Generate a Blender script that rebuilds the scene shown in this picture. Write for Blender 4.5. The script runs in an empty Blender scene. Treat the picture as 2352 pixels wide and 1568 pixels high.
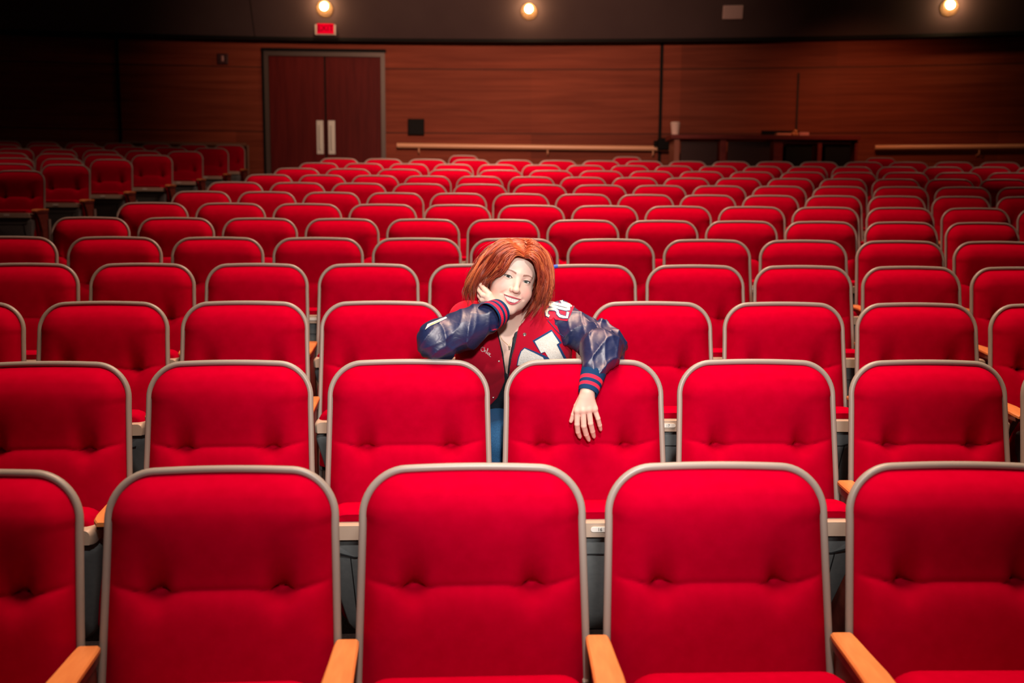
import bpy, bmesh, math, random
import numpy as np
from mathutils import Vector, Matrix
from mathutils.geometry import delaunay_2d_cdt
random.seed(7); rng = np.random.default_rng(7)
C = bpy.context.scene.collection
SC = bpy.context.scene

# ------------------------------------------------------------------ camera
TH, RO, H, F = 0.13, 0.0065, 1.584, 2291.0
_c, _s = math.cos(TH), math.sin(TH); _cr, _sr = math.cos(RO), math.sin(RO)
_fw = Vector((0, _c, -_s)); _up = Vector((0, _s, _c)); _rt = Vector((1, 0, 0))
cam_r = _cr*_rt + _sr*_up; cam_u = _cr*_up - _sr*_rt
cd = bpy.data.cameras.new('camera'); cam = bpy.data.objects.new('camera', cd); C.objects.link(cam)
M4 = Matrix.Identity(4)
for i in range(3):
    M4[i][0] = cam_r[i]; M4[i][1] = cam_u[i]; M4[i][2] = -_fw[i]
M4.translation = Vector((0, 0, H)); cam.matrix_world = M4
cd.sensor_width = 36; cd.lens = F/2352*36; cd.clip_end = 200; cd.clip_start = .05
cd.dof.use_dof = True; cd.dof.focus_distance = 3.32; cd.dof.aperture_fstop = 3.0
SC.camera = cam

# ------------------------------------------------------------------ world, exposure, house and added lights
w = bpy.data.worlds.new('world'); SC.world = w; w.use_nodes = True
w.node_tree.nodes['Background'].inputs[0].default_value = (1, .62, .5, 1)
w.node_tree.nodes['Background'].inputs[1].default_value = 0.012
SC.view_settings.view_transform = 'Standard'; SC.view_settings.look = 'None'
SC.view_settings.exposure = .38; SC.view_settings.gamma = 1; SC.view_settings.use_curve_mapping = False

def light(name, typ, loc, target, energy, col, size=.2, angle=60, blend=.8, sy=None):
    l = bpy.data.lights.new(name, typ); o = bpy.data.objects.new(name, l); C.objects.link(o)
    o.location = loc; l.energy = energy; l.color = col
    if target is not None:
        o.rotation_euler = (Vector(target)-Vector(loc)).to_track_quat('-Z', 'Y').to_euler()
    if typ == 'AREA':
        l.size = size; l.shape = 'DISK'
        if sy: l.shape = 'RECTANGLE'; l.size_y = sy
        l.spread = math.radians(angle)
    else: l.shadow_soft_size = size
    if typ == 'SPOT': l.spot_size = math.radians(angle); l.spot_blend = blend
    return o
LIGHTS = dict(flash=285, stage=450)
light('flash', 'SPOT', (.12, -.05, 2.12), (.2, 4.0, 1.20), LIGHTS['flash'], (1, .95, .90), .07, 46, 1.0)
light('stage_light', 'SPOT', (.20, -.9, 4.1), (.05, 3.15, .85), LIGHTS['stage'], (1, .90, .84), .09, 38, 1.0)
light('house_light_front', 'AREA', (.35, 2.6, 5.6), (.35, 3.2, 0), 100, (1, .66, .45), 3.2, 90)
light('house_light_middle', 'AREA', (.5, 6.6, 6.6), (.1, 7.4, 0), 145, (1, .54, .39), 1.0, 96)
light('house_light_rear', 'AREA', (-.2, 10.8, 6.6), (-.2, 12.0, 1.2), 120, (1, .54, .39), 1.0, 96)
light('wall_fill', 'SPOT', (-.3, 8.0, 5.2), (-.5, 16.8, 4.0), 1120, (1, .56, .38), .3, 68, 1.0)  # added spot, no such fixture: brightens the panelling and bulkhead
light('left_fill', 'AREA', (-6.0, 9.6, 6.6), (-6.0, 11.2, 0), 16, (1, .60, .42), 1.0, 100)  # added fill lamp that lifts the left seat block
light('right_fill', 'AREA', (6.4, 10.6, 6.6), (6.2, 12.0, 0), 18, (1, .60, .42), 1.0, 90)  # added fill lamp that lifts the rear seats far right
light('desk_fill', 'SPOT', (4.9, 14.2, 4.2), (5.6, 16.6, 2.2), 55, (1, .36, .16), .1, 110, 1)  # added spot standing in for the low glow on the right wall, lifts the desk

# ------------------------------------------------------------------ helpers
def pix(u, v):
    du, dv = u-1176, v-784
    a = du*_cr+dv*_sr; b = -du*_sr+dv*_cr
    return (_rt*(a/F) + _up*(-b/F) + _fw)
def P(u, v, Y):
    d = pix(u, v); t = Y/d.y
    return Vector((d.x*t, Y, H+d.z*t))
def obj(name, me, mat=None, parent=None):
    if isinstance(me, bmesh.types.BMesh):
        m = bpy.data.meshes.new(name); me.to_mesh(m); me.free(); me = m
    o = bpy.data.objects.new(name, me); C.objects.link(o)
    if mat: me.materials.append(mat)
    if parent: o.parent = parent
    return o
def smooth(o, ang=None):
    me = o.data
    me.polygons.foreach_set('use_smooth', [True]*len(me.polygons))
    if ang is not None:
        me.set_sharp_from_angle(angle=math.radians(ang))
    return o
def thing(name, label, cat, loc=(0, 0, 0), rz=0, group=None):
    o = bpy.data.objects.new(name, None); C.objects.link(o); o.empty_display_size = .05
    o.location = loc; o.rotation_euler = (0, 0, rz); o['label'] = label; o['category'] = cat
    if group: o['group'] = group
    return o
def tag(o, label, cat, group=None):
    o['label'] = label; o['category'] = cat
    if group: o['group'] = group
    return o
def struct(name, me, mat):
    o = obj(name, me, mat); o['kind'] = 'structure'; return o
def mesh_np(name, V, Fq):
    me = bpy.data.meshes.new(name)
    V = np.asarray(V, dtype=np.float32); Fq = np.asarray(Fq, dtype=np.int32)
    n = Fq.shape[1]
    me.vertices.add(len(V)); me.vertices.foreach_set('co', V.ravel())
    me.loops.add(Fq.size); me.loops.foreach_set('vertex_index', Fq.ravel())
    me.polygons.add(len(Fq)); me.polygons.foreach_set('loop_start', np.arange(0, Fq.size, n, dtype=np.int32))
    me.polygons.foreach_set('loop_total', np.full(len(Fq), n, dtype=np.int32))
    me.update(calc_edges=True); me.validate(); return me
def box(bm, x0, x1, y0, y1, z0, z1, M=None, bev=0):
    vs = [bm.verts.new(Vector(p) if M is None else M @ Vector(p)) for p in
          [(x0,y0,z0),(x1,y0,z0),(x1,y1,z0),(x0,y1,z0),(x0,y0,z1),(x1,y0,z1),(x1,y1,z1),(x0,y1,z1)]]
    fs = [bm.faces.new([vs[i] for i in f]) for f in [(0,3,2,1),(4,5,6,7),(0,1,5,4),(1,2,6,5),(2,3,7,6),(3,0,4,7)]]
    if bev > 0:
        es = {e for f in fs for e in f.edges}
        bmesh.ops.bevel(bm, geom=list(es), offset=bev, segments=3, profile=.5, affect='EDGES')
    return bm
def bbox(x0, x1, y0, y1, z0, z1, bev=0, M=None):
    return box(bmesh.new(), x0, x1, y0, y1, z0, z1, M, bev)
def tube_arrays(pts, rad, sides=8, caps=True, flat=1.0):
    pts = np.asarray(pts, float); n = len(pts)
    rad = np.full(n, rad) if np.isscalar(rad) else np.asarray(rad, float)
    T = np.gradient(pts, axis=0); T /= np.linalg.norm(T, axis=1)[:, None]+1e-12
    up = np.array([0, 0, 1.]);
    if abs(T[0] @ up) > .95: up = np.array([0, 1., 0])
    N = np.zeros_like(T); v = up - (up@T[0])*T[0]; N[0] = v/np.linalg.norm(v)
    for i in range(1, n):
        v = N[i-1]-(N[i-1]@T[i])*T[i]; N[i] = v/np.linalg.norm(v)
    B = np.cross(T, N)
    a = np.linspace(0, 2*np.pi, sides, endpoint=False)
    V = pts[:, None]+rad[:, None, None]*(np.cos(a)[None, :, None]*N[:, None]+flat*np.sin(a)[None, :, None]*B[:, None])
    V = V.reshape(-1, 3); Fq = []
    i = np.arange(n-1)[:, None]*sides; j = np.arange(sides)[None]; k = (j+1) % sides
    Fq = np.stack([i+j, i+k, i+sides+k, i+sides+j], -1).reshape(-1, 4)
    return V, Fq
def tube(name, pts, rad, mat, parent=None, sides=10, flat=1.0):
    V, Fq = tube_arrays(pts, rad, sides, flat=flat)
    n = len(pts)
    bm = bmesh.new(); vs = [bm.verts.new(v) for v in V]
    for f in Fq: bm.faces.new([vs[i] for i in f])
    bm.faces.new(vs[:sides][::-1]); bm.faces.new(vs[(n-1)*sides:])
    bmesh.ops.recalc_face_normals(bm, faces=bm.faces)
    o = obj(name, bm, mat, parent); return smooth(o, 50)
def crom(pts, n):
    pts = np.asarray(pts, float); p = np.vstack([2*pts[0]-pts[1], pts, 2*pts[-1]-pts[-2]])
    t = np.linspace(0, len(pts)-1-1e-9, n); i = t.astype(int); f = (t-i)[:, None]
    p0, p1, p2, p3 = p[i], p[i+1], p[i+2], p[i+3]
    return .5*((2*p1)+(-p0+p2)*f+(2*p0-5*p1+4*p2-p3)*f**2+(-p0+3*p1-3*p2+p3)*f**3)
def lathe(name, prof, mat, parent=None, seg=24, M=None):
    V = []; Fq = []
    for r, z in prof:
        for k in range(seg):
            a = 2*math.pi*k/seg; V.append(Vector((r*math.cos(a), r*math.sin(a), z)))
    if M: V = [M@v for v in V]
    for i in range(len(prof)-1):
        for k in range(seg):
            k2 = (k+1) % seg; Fq.append((i*seg+k, i*seg+k2, (i+1)*seg+k2, (i+1)*seg+k))
    bm = bmesh.new(); vs = [bm.verts.new(v) for v in V]
    for f in Fq: bm.faces.new([vs[i] for i in f])
    bm.faces.new(vs[:seg][::-1]); bm.faces.new(vs[-seg:])
    bmesh.ops.recalc_face_normals(bm, faces=bm.faces)
    return smooth(obj(name, bm, mat, parent), 40)

# ------------------------------------------------------------------ materials
def nmat(name, col, rough=.6, metal=0, spec=.5, **kw):
    m = bpy.data.materials.new(name); m.use_nodes = True
    b = m.node_tree.nodes['Principled BSDF']
    b.inputs['Base Color'].default_value = (*col, 1); b.inputs['Roughness'].default_value = rough
    b.inputs['Metallic'].default_value = metal; b.inputs['Specular IOR Level'].default_value = spec
    for k, v in kw.items():
        s_ = b.inputs[k.replace('_', ' ')]
        s_.default_value = v if not isinstance(v, tuple) else (*v, 1)[:len(s_.default_value)]
    return m
def N(m, t, **kw):
    n = m.node_tree.nodes.new(t)
    for k, v in kw.items():
        if k.startswith('i_'): n.inputs[k[2:].replace('_', ' ')].default_value = v
        else: setattr(n, k, v)
    return n
def L(m, a, b): m.node_tree.links.new(a, b)
def bsdf(m): return m.node_tree.nodes['Principled BSDF']
def noise_color(m, c1, c2, scale, detail=4, stretch=(1, 1, 1), bump=0, bscale=None, coord='Object'):
    tc = N(m, 'ShaderNodeTexCoord'); mp = N(m, 'ShaderNodeMapping'); mp.inputs['Scale'].default_value = stretch
    L(m, tc.outputs[coord], mp.inputs[0])
    nz = N(m, 'ShaderNodeTexNoise', i_Scale=scale, i_Detail=detail); L(m, mp.outputs[0], nz.inputs['Vector'])
    cr = N(m, 'ShaderNodeValToRGB'); cr.color_ramp.elements[0].position = .3; cr.color_ramp.elements[1].position = .7
    cr.color_ramp.elements[0].color = (*c1, 1); cr.color_ramp.elements[1].color = (*c2, 1)
    L(m, nz.outputs['Fac'], cr.inputs[0]); L(m, cr.outputs[0], bsdf(m).inputs['Base Color'])
    if bump:
        n2 = N(m, 'ShaderNodeTexNoise', i_Scale=bscale or scale, i_Detail=3); L(m, mp.outputs[0], n2.inputs['Vector'])
        bp = N(m, 'ShaderNodeBump', i_Strength=bump, i_Distance=.002); L(m, n2.outputs['Fac'], bp.inputs['Height'])
        L(m, bp.outputs[0], bsdf(m).inputs['Normal'])
    return m
FAB = noise_color(nmat('red_fabric', (.6, 0, .015), .62, spec=.0, Sheen_Weight=.0, Sheen_Roughness=.4, Sheen_Tint=(1, .1, .25)),
                  (.385, .0000, .0150), (.43, .0000, .0185), 30, bump=.12, bscale=900)
FABD = FAB
TRIM = nmat('beige_plastic', (.30, .262, .235), .36)
LIP = nmat('beige_seat_pan', (.50, .38, .30), .42)
GREY = noise_color(nmat('grey_plastic', (.1, .11, .11), .5), (.17, .185, .19), (.20, .215, .215), 60, bump=.05, bscale=700)
DGREY = nmat('dark_gap', (.01, .01, .012), .7)
WOOD = noise_color(nmat('arm_wood', (.7, .3, .1), .38), (.62, .20, .06), (.74, .27, .085), 9, 5, (6, 1, 6), .04)
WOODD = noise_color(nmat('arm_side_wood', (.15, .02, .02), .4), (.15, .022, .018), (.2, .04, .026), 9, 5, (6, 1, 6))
PLATE = nmat('white_plate', (.85, .82, .78), .4)
INK = nmat('dark_ink', (.05, .05, .05), .5)
BLUET = nmat('blue_tape', (.02, .14, .75), .5)
CARPET = noise_color(nmat('carpet', (.02, .02, .025), .95, spec=.1), (.018, .016, .02), (.04, .03, .032), 120, bump=.3, bscale=400)

# ------------------------------------------------------------------ row geometry (concentric rows)
CX, CY, R0, PR, RISE = 1.59, -26.74, 29.03, .930, .1041
WID = [.566, .5619, .5544, .549, .5775, .5482, .5747, .5442, .5761, .5453, .575, .545, .575, .545, .57, .545]
PH = [-2.528, -2.763, -3.508, -3.683, -4.18, -4.123, -4.034, -3.97, -3.924, -3.85]
def rad(n): return R0+PR*n
def floor_z(n): return RISE*n
def row_pt(n, s, dr=0):
    R = rad(n); a = s/R
    return CX+(R+dr)*math.sin(a), CY+(R+dr)*math.cos(a), -a
def proj(p):
    z = p[2]-H; d = p[1]*_c-z*_s; up = p[1]*_s+z*_c
    a, b = p[0]/d*F, -up/d*F
    return 1176+a*_cr-b*_sr, 784+a*_sr+b*_cr

# ------------------------------------------------------------------ room
WX0, WR, WY = -1.18, 39.0, 16.8            # rear wall arc: centre x, radius, farthest depth
FW = 1.58                                  # floor level at the rear wall
def wall_y(x, off=0): return WY-off-WR+math.sqrt(max(WR*WR-(x-WX0)**2, 1))
def on_wall(u, v, off=0):
    Y = 15.0
    for _ in range(20):
        p = P(u, v, Y); Y = wall_y(p.x, off)
    return P(u, v, Y)
def arc_panel(bm, x0, x1, z0, z1, off0, off1=None, n=12, zf=None):
    """curved slab following the rear wall between x0 and x1"""
    if off1 is None: off1 = off0
    pr = None
    for i in range(n+1):
        x = x0+(x1-x0)*i/n
        a = bm.verts.new((x, wall_y(x, off0), z0)); b = bm.verts.new((x, wall_y(x, off1), z1))
        if pr: bm.faces.new((pr[0], a, b, pr[1]))
        pr = (a, b)
def arc_slab(x0, x1, z0, z1, off, th, n=12):
    bm = bmesh.new(); ring = []
    for i in range(n+1):
        x = x0+(x1-x0)*i/n
        ring.append([bm.verts.new((x, wall_y(x, off+th), z0)), bm.verts.new((x, wall_y(x, off+th), z1)),
                     bm.verts.new((x, wall_y(x, off), z1)), bm.verts.new((x, wall_y(x, off), z0))])
    for i in range(n):
        for k in range(4):
            k2 = (k+1) % 4; bm.faces.new((ring[i][k], ring[i+1][k], ring[i+1][k2], ring[i][k2]))
    bm.faces.new(ring[0]); bm.faces.new(ring[-1][::-1])
    bmesh.ops.recalc_face_normals(bm, faces=bm.faces)
    return bm
# wood panelling
WALLM = nmat('wood_panelling', (.2, .06, .03), .55, spec=.15)
def wood_wall(m):
    tc = N(m, 'ShaderNodeTexCoord'); mp = N(m, 'ShaderNodeMapping'); mp.inputs['Scale'].default_value = (.25, .25, 6)
    L(m, tc.outputs['Object'], mp.inputs[0])
    nz = N(m, 'ShaderNodeTexNoise', i_Scale=2.2, i_Detail=7, i_Roughness=.62, i_Distortion=.3); L(m, mp.outputs[0], nz.inputs['Vector'])
    cr = N(m, 'ShaderNodeValToRGB'); cr.color_ramp.elements[0].position = .3; cr.color_ramp.elements[1].position = .72
    cr.color_ramp.elements[0].color = (.20, .033, .014, 1); cr.color_ramp.elements[1].color = (.38, .080, .038, 1)
    L(m, nz.outputs['Fac'], cr.inputs[0])
    sx = N(m, 'ShaderNodeSeparateXYZ'); L(m, tc.outputs['Object'], sx.inputs[0])
    # panel boards 0.78 m tall, 2.3 m wide: faint joints, slight tone per board
    z = N(m, 'ShaderNodeMath', operation='MULTIPLY'); L(m, sx.outputs['Z'], z.inputs[0]); z.inputs[1].default_value = 1/1.03
    zo = N(m, 'ShaderNodeMath', operation='ADD'); L(m, z.outputs[0], zo.inputs[0]); zo.inputs[1].default_value = .24
    zf = N(m, 'ShaderNodeMath', operation='FRACT'); L(m, zo.outputs[0], zf.inputs[0])
    j = N(m, 'ShaderNodeMath', operation='LESS_THAN'); L(m, zf.outputs[0], j.inputs[0]); j.inputs[1].default_value = .018
    fl = N(m, 'ShaderNodeMath', operation='FLOOR'); L(m, zo.outputs[0], fl.inputs[0])
    x = N(m, 'ShaderNodeMath', operation='MULTIPLY'); L(m, sx.outputs['X'], x.inputs[0]); x.inputs[1].default_value = 1/2.42
    xo = N(m, 'ShaderNodeMath', operation='ADD'); L(m, x.outputs[0], xo.inputs[0]); xo.inputs[1].default_value = 10.88
    fx = N(m, 'ShaderNodeMath', operation='FLOOR'); L(m, xo.outputs[0], fx.inputs[0])
    cb = N(m, 'ShaderNodeCombineXYZ'); L(m, fx.outputs[0], cb.inputs[0]); L(m, fl.outputs[0], cb.inputs[1])
    wn = N(m, 'ShaderNodeTexWhiteNoise', noise_dimensions='2D'); L(m, cb.outputs[0], wn.inputs['Vector'])
    mr = N(m, 'ShaderNodeMapRange'); L(m, wn.outputs['Value'], mr.inputs[0]); mr.inputs['To Min'].default_value = .78; mr.inputs['To Max'].default_value = 1.1
    mx = N(m, 'ShaderNodeVectorMath', operation='SCALE'); L(m, cr.outputs[0], mx.inputs[0]); L(m, mr.outputs[0], mx.inputs['Scale'])
    mj = N(m, 'ShaderNodeMix', data_type='RGBA'); L(m, j.outputs[0], mj.inputs[0]); L(m, mx.outputs[0], mj.inputs[6]); mj.inputs[7].default_value = (.07, .02, .012, 1)
    L(m, mj.outputs[2], bsdf(m).inputs['Base Color'])
wood_wall(WALLM)
BULK = noise_color(nmat('bulkhead_paint', (.12, .1, .1), .8, spec=.2), (.085, .056, .058), (.098, .066, .067), 1.5)
BLACK = nmat('black_and_shade', (.004, .004, .004), .7, spec=.2)
DOORM = noise_color(nmat('door_wood', (.2, .03, .02), .5, spec=.12), (.095, .006, .006), (.14, .011, .010), 3, 6, (7, 7, .5))
FRAME = nmat('door_frame_metal', (.11, .085, .075), .4, metal=.3)
STEEL = nmat('brushed_steel', (.78, .80, .74), .38, metal=.35)
BRASS = nmat('varnished_rail', (.98, .52, .30), .34, metal=.0, spec=.8)

zt = on_wall(1180, 97).z                    # panelling height
bm = bmesh.new(); arc_panel(bm, -16, 16, 0, zt+.9, 0, n=64); struct('wall_back', bm, WALLM)
# sloping bulkhead above the panelling, running up and toward the stage
BZ = on_wall(1180, 90, .2).z
bm = bmesh.new()
arc_panel(bm, -16, 16, BZ, BZ+2.4, .2, .2+1.15, n=64)
struct('ceiling', bm, BULK)
struct('trim_1', arc_slab(-16, 16, BZ-.05, BZ+.0, .0, .225, n=64), BLACK)  # black strip paints in the shadow gap under the bulkhead edge
BM2 = noise_color(nmat('ceiling_paint', (.03, .026, .026), .9), (.03, .026, .026), (.036, .03, .03), 2)
bm = bmesh.new(); box(bm, -15, 15, -6, 15.6, 7.3, 7.5); struct('ceiling_front', bm, BM2)['kind'] = 'structure'
for nm, x in (('wall_left', -15.2), ('wall_right', 15)):
    bm = bmesh.new(); box(bm, x, x+.2, -6, 16.6, -.2, 7.3); struct(nm, bm, WALLM)
bm = bmesh.new(); box(bm, -15, 15, -6.2, -6, -.2, 7.3); struct('wall_front', bm, BM2)
# stepped floor, one terrace per row
bm = bmesh.new(); prev = None; prof = [(22.4, -.001), (rad(0)-.72, 0)]
for n in range(16):
    r = rad(n)+PR-.72
    prof += [(r, floor_z(n)), (r+.002, floor_z(n+1) if n < 15 else floor_z(n))]
prof += [(46, floor_z(15))]
for r, z in prof:
    cur = [bm.verts.new((CX+r*math.sin(a), CY+r*math.cos(a), z)) for a in np.linspace(-.48, .44, 40)]
    if prev:
        for k in range(39): bm.faces.new((prev[k], prev[k+1], cur[k+1], cur[k]))
    prev = cur
struct('floor', bm, CARPET)

# dark vertical reveals in the panelling
def reveal(i, u, v0, v1, w):
    a = on_wall(u, v0); x = a.x
    struct('trim_%d' % i, arc_slab(x-w/2, x+w/2, on_wall(u, v1).z, a.z, .0, .012, n=1), BLACK)
reveal(2, 266, 60, 420, .05); reveal(3, 1521, 90, 420, .05); reveal(4, 1834, 168, 420, .03)
bpy.data.objects['trim_4'].data.materials[0] = nmat('dark_joint', (.03, .01, .007), .7)
# ------------------------------------------------------------------ double door
def wall_frame(u):                      # local frame on the wall at column u
    p = on_wall(u, 300); x = p.x
    dx = .05; t = Vector((2*dx, wall_y(x+dx)-wall_y(x-dx), 0)).normalized()
    nrm = Vector((t.y, -t.x, 0))        # toward the room
    return Vector((x, wall_y(x), 0)), t, nrm
def wall_empty(name, label, cat, u, v, group=None):
    o, t, n = wall_frame(u); z = on_wall(u, v).z
    e = thing(name, label, cat, (o.x, o.y, z), math.atan2(t.y, t.x), group); return e
p0, p1 = on_wall(612, 300), on_wall(887, 300); hw = (p1-p0).length/2
ztop = on_wall(750, 120).z
d = bpy.data.objects.new('door_1', None); C.objects.link(d); d['kind'] = 'structure'
o_, t_, n_ = wall_frame(749); d.location = (o_.x, o_.y, FW); d.rotation_euler = (0, 0, math.atan2(t_.y, t_.x))
hgt = ztop-FW
fb = bmesh.new(); box(fb, -hw, -hw+.07, -.05, .0, 0, hgt); box(fb, hw-.07, hw, -.05, 0, 0, hgt); box(fb, -hw+.07, hw-.07, -.05, 0, hgt-.07, hgt)
obj('door_frame', fb, FRAME, d)
hb = bmesh.new(); box(hb, -hw-.04, hw+.02, -.06, 0, hgt, hgt+.05); box(hb, -hw-.04, -hw, -.045, 0, 0, hgt)
obj('door_reveal', hb, BLACK, d)
obj('center_gap', bbox(-.016, .016, -.012, .0, 0, hgt-.07), BLACK, d)
for s in (-1, 1):
    x0, x1 = (-hw+.075, -.014) if s < 0 else (.014, hw-.075)
    lf = obj('door_leaf', bbox(x0, x1, -.03, -.002, .01, hgt-.075, .004), DOORM, d)
    zc0 = on_wall(750, 354).z-FW; zc1 = on_wall(750, 277).z-FW
    xa = s*.095-.055
    obj('pull_plate', bbox(xa, xa+.11, -.036, -.03, zc0, zc1, .002), STEEL, lf)
    tube('pull_handle', [(xa+.055, -.036, zc0+.08), (xa+.055, -.08, zc0+.08), (xa+.055, -.08, zc1-.08), (xa+.055, -.036, zc1-.08)], .011, STEEL, lf)

# ------------------------------------------------------------------ wall fittings
def text_mesh(s, size, ext=.001):
    cu = bpy.data.curves.new('t', 'FONT'); cu.body = s; cu.size = size; cu.extrude = ext; cu.align_x = 'CENTER'; cu.align_y = 'CENTER'
    o = bpy.data.objects.new('t', cu); C.objects.link(o)
    me = bpy.data.meshes.new_from_object(o.evaluated_get(bpy.context.evaluated_depsgraph_get()))
    bpy.data.objects.remove(o); me.transform(Matrix.Rotation(math.pi/2, 4, 'X')); return me
# bulkhead surface point for a pixel
def on_bulk(u, v):
    Y = 15
    for _ in range(40):
        p = P(u, v, Y); off = .2+1.15*(p.z-BZ)/2.4; Y = wall_y(p.x, off)
    return P(u, v, Y)
slope = math.atan2(1.15, 2.4)
def bulk_empty(name, label, cat, u, v, group=None, tilt=True):
    p = on_bulk(u, v); o, t, n = wall_frame(u)
    e = thing(name, label, cat, p, 0, group); e.rotation_euler = (slope if tilt else 0, 0, math.atan2(t.y, t.x)); return e
REDG = nmat('exit_red', (.3, .0, .01), .7, spec=.0, Emission_Color=(1, .0, .03), Emission_Strength=.30)
GREYBOX = nmat('sign_housing', (.35, .3, .3), .5)
e = bulk_empty('exit_sign', 'small red EXIT sign on the grey bulkhead above the double door', 'sign', 748, 66, tilt=False)
sc_ = 16/2291
obj('housing', bbox(-24*sc_, 24*sc_, -.03, .12, -15*sc_, 15*sc_, .006), GREYBOX, e)
obj('face', bbox(-19*sc_, 19*sc_, -.036, -.03, -12*sc_, 11*sc_), REDG, e)
tm = text_mesh('EXIT', .13, .002); t = obj('lettering', tm, nmat('exit_letters', (.05, .0, .002), .7, spec=.0), e); t.location = (0, -.039, 0)
# recessed downlights
BULBM = nmat('lit_bulb', (1, .8, .5), .5, Emission_Color=(1, .68, .34), Emission_Strength=26)
REFL = nmat('lamp_reflector', (.95, .72, .45), .5)
GOLD = nmat('gold_reflector', (.9, .55, .3), .25, metal=.8)
for u, v, lab in ((746, 20, 'lit round downlight in the bulkhead directly above the EXIT sign'),
                  (1215, 26, 'lit round downlight in the bulkhead above the middle of the seating'),
                  (2180, 17, 'lit round downlight in the bulkhead near the right edge')):
    e = bulk_empty('downlight', lab, 'ceiling light', u, v, 'downlights in the bulkhead')
    rr = .125
    Mx = Matrix.Rotation(math.pi/2, 4, 'X')      # local z -> toward the room (-y)
    lathe('trim_ring', [(rr*.9, .0), (rr*1.08, .0), (rr*1.08, .012), (rr*.92, .018)], GOLD, e, 28, Mx)
    lathe('reflector', [(.02, .006), (rr*.6, .008), (rr*.9, .014)], REFL, e, 28, Mx)
    bmb = bmesh.new(); bmesh.ops.create_uvsphere(bmb, u_segments=20, v_segments=14, radius=.062)
    b = smooth(obj('bulb', bmb, BULBM, e)); b.location = (0, -.075, .055)
    l = bpy.data.lights.new('bulb_light', 'POINT'); l.energy = 5.5; l.color = (1, .55, .27); l.shadow_soft_size = .05
    lo = bpy.data.objects.new('bulb_light', l); C.objects.link(lo); lo.location = e.matrix_world@Vector((0, 0, 0))
    lo.location = Vector(e.location)+Vector((0, -.19, -.03))
e = bulk_empty('square_speaker', 'pale square wall speaker on the bulkhead right of centre', 'speaker', 1683, 27)
obj('housing', bbox(-.155, .155, -.05, -.002, -.105, .105, .012), nmat('speaker_grey', (.75, .55, .52), .7), e)
obj('grille', bbox(-.14, .14, -.056, -.05, -.09, .09, .004), nmat('speaker_grille', (.65, .48, .46), .8), e)
# bulkhead joint
for i, (u, ) in enumerate(((580,),)):
    p = on_bulk(u, 45); bm = bmesh.new(); x = p.x
    for k in (0, 1):
        pass
    a = [(x-.006, wall_y(x, .205), BZ), (x+.006, wall_y(x, .205), BZ), (x+.006, wall_y(x, 1.355), BZ+2.4), (x-.006, wall_y(x, 1.355), BZ+2.4)]
    bm.faces.new([bm.verts.new(q) for q in a]); struct('trim_5', bm, BLACK)
e = wall_empty('alarm_strobe', 'small dark fire alarm strobe on the panelling left of the door', 'alarm', 517, 136)
obj('housing', bbox(-.085, .085, -.04, 0, -.085, .085, .01), nmat('alarm_maroon', (.05, .004, .008), .5), e)
obj('lens', bbox(-.02, .02, -.06, -.04, -.045, .05, .008), nmat('alarm_lens', (.45, .2, .2), .3), e)
e = wall_empty('loudspeaker', 'black square panel speaker on the wood wall right of the door', 'speaker', 956, 292)
obj('cabinet', bbox(-.135, .135, -.06, 0, -.13, .13, .008), BLACK, e)
obj('grille', bbox(-.12, .12, -.066, -.06, -.115, .115, .003), nmat('black_grille', (.006, .006, .007), .9), e)

def rail(label, u0, u1, v0, v1, r, brackets, ends=False, mat=BRASS, thick=None):
    a, b = on_wall(u0, v0, .09), on_wall(u1, v1, .09)
    e = thing('handrail', label, 'handrail', ((a.x+b.x)/2, wall_y((a.x+b.x)/2), 0), 0, 'handrails along the rear wall')
    off = Vector(e.location); pts = []
    for k in range(25):
        f = k/24; x = a.x+(b.x-a.x)*f; z = a.z+(b.z-a.z)*f
        pts.append(Vector((x, wall_y(x, .09), z))-off)
    tube('rail', pts, r, mat, e, 12)
    for ub in brackets:
        p = on_wall(ub, v0+(v1-v0)*(ub-u0)/(u1-u0), .09)
        tube('bracket', [Vector((p.x, wall_y(p.x, .09), p.z-r*.8))-off, Vector((p.x, wall_y(p.x, .09), p.z-.10))-off, Vector((p.x, wall_y(p.x, .0), p.z-.13))-off], .012, BRASS, e, 8)
    return e
rail('long polished handrail on the rear wall between the door and the sound desk', 912, 1537, 334, 341, .042, (962, 1258, 1500))
rail('polished handrail on the rear wall right of the sound desk', 2010, 2420, 339, 336, .04, (2250,))
DKRAIL = nmat('dark_rail', (.22, .09, .055), .4)
e = rail('dim handrail with a square post on the rear wall left of the door', 281, 566, 327, 333, .036, (300,), mat=DKRAIL)
p = on_wall(569, 335, .09); off = Vector(e.location)
tube('post', [Vector((p.x, wall_y(p.x, .09), p.z+.01))-off, Vector((p.x, wall_y(p.x, .09), FW))-off], .022, DKRAIL, e, 8)

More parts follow.
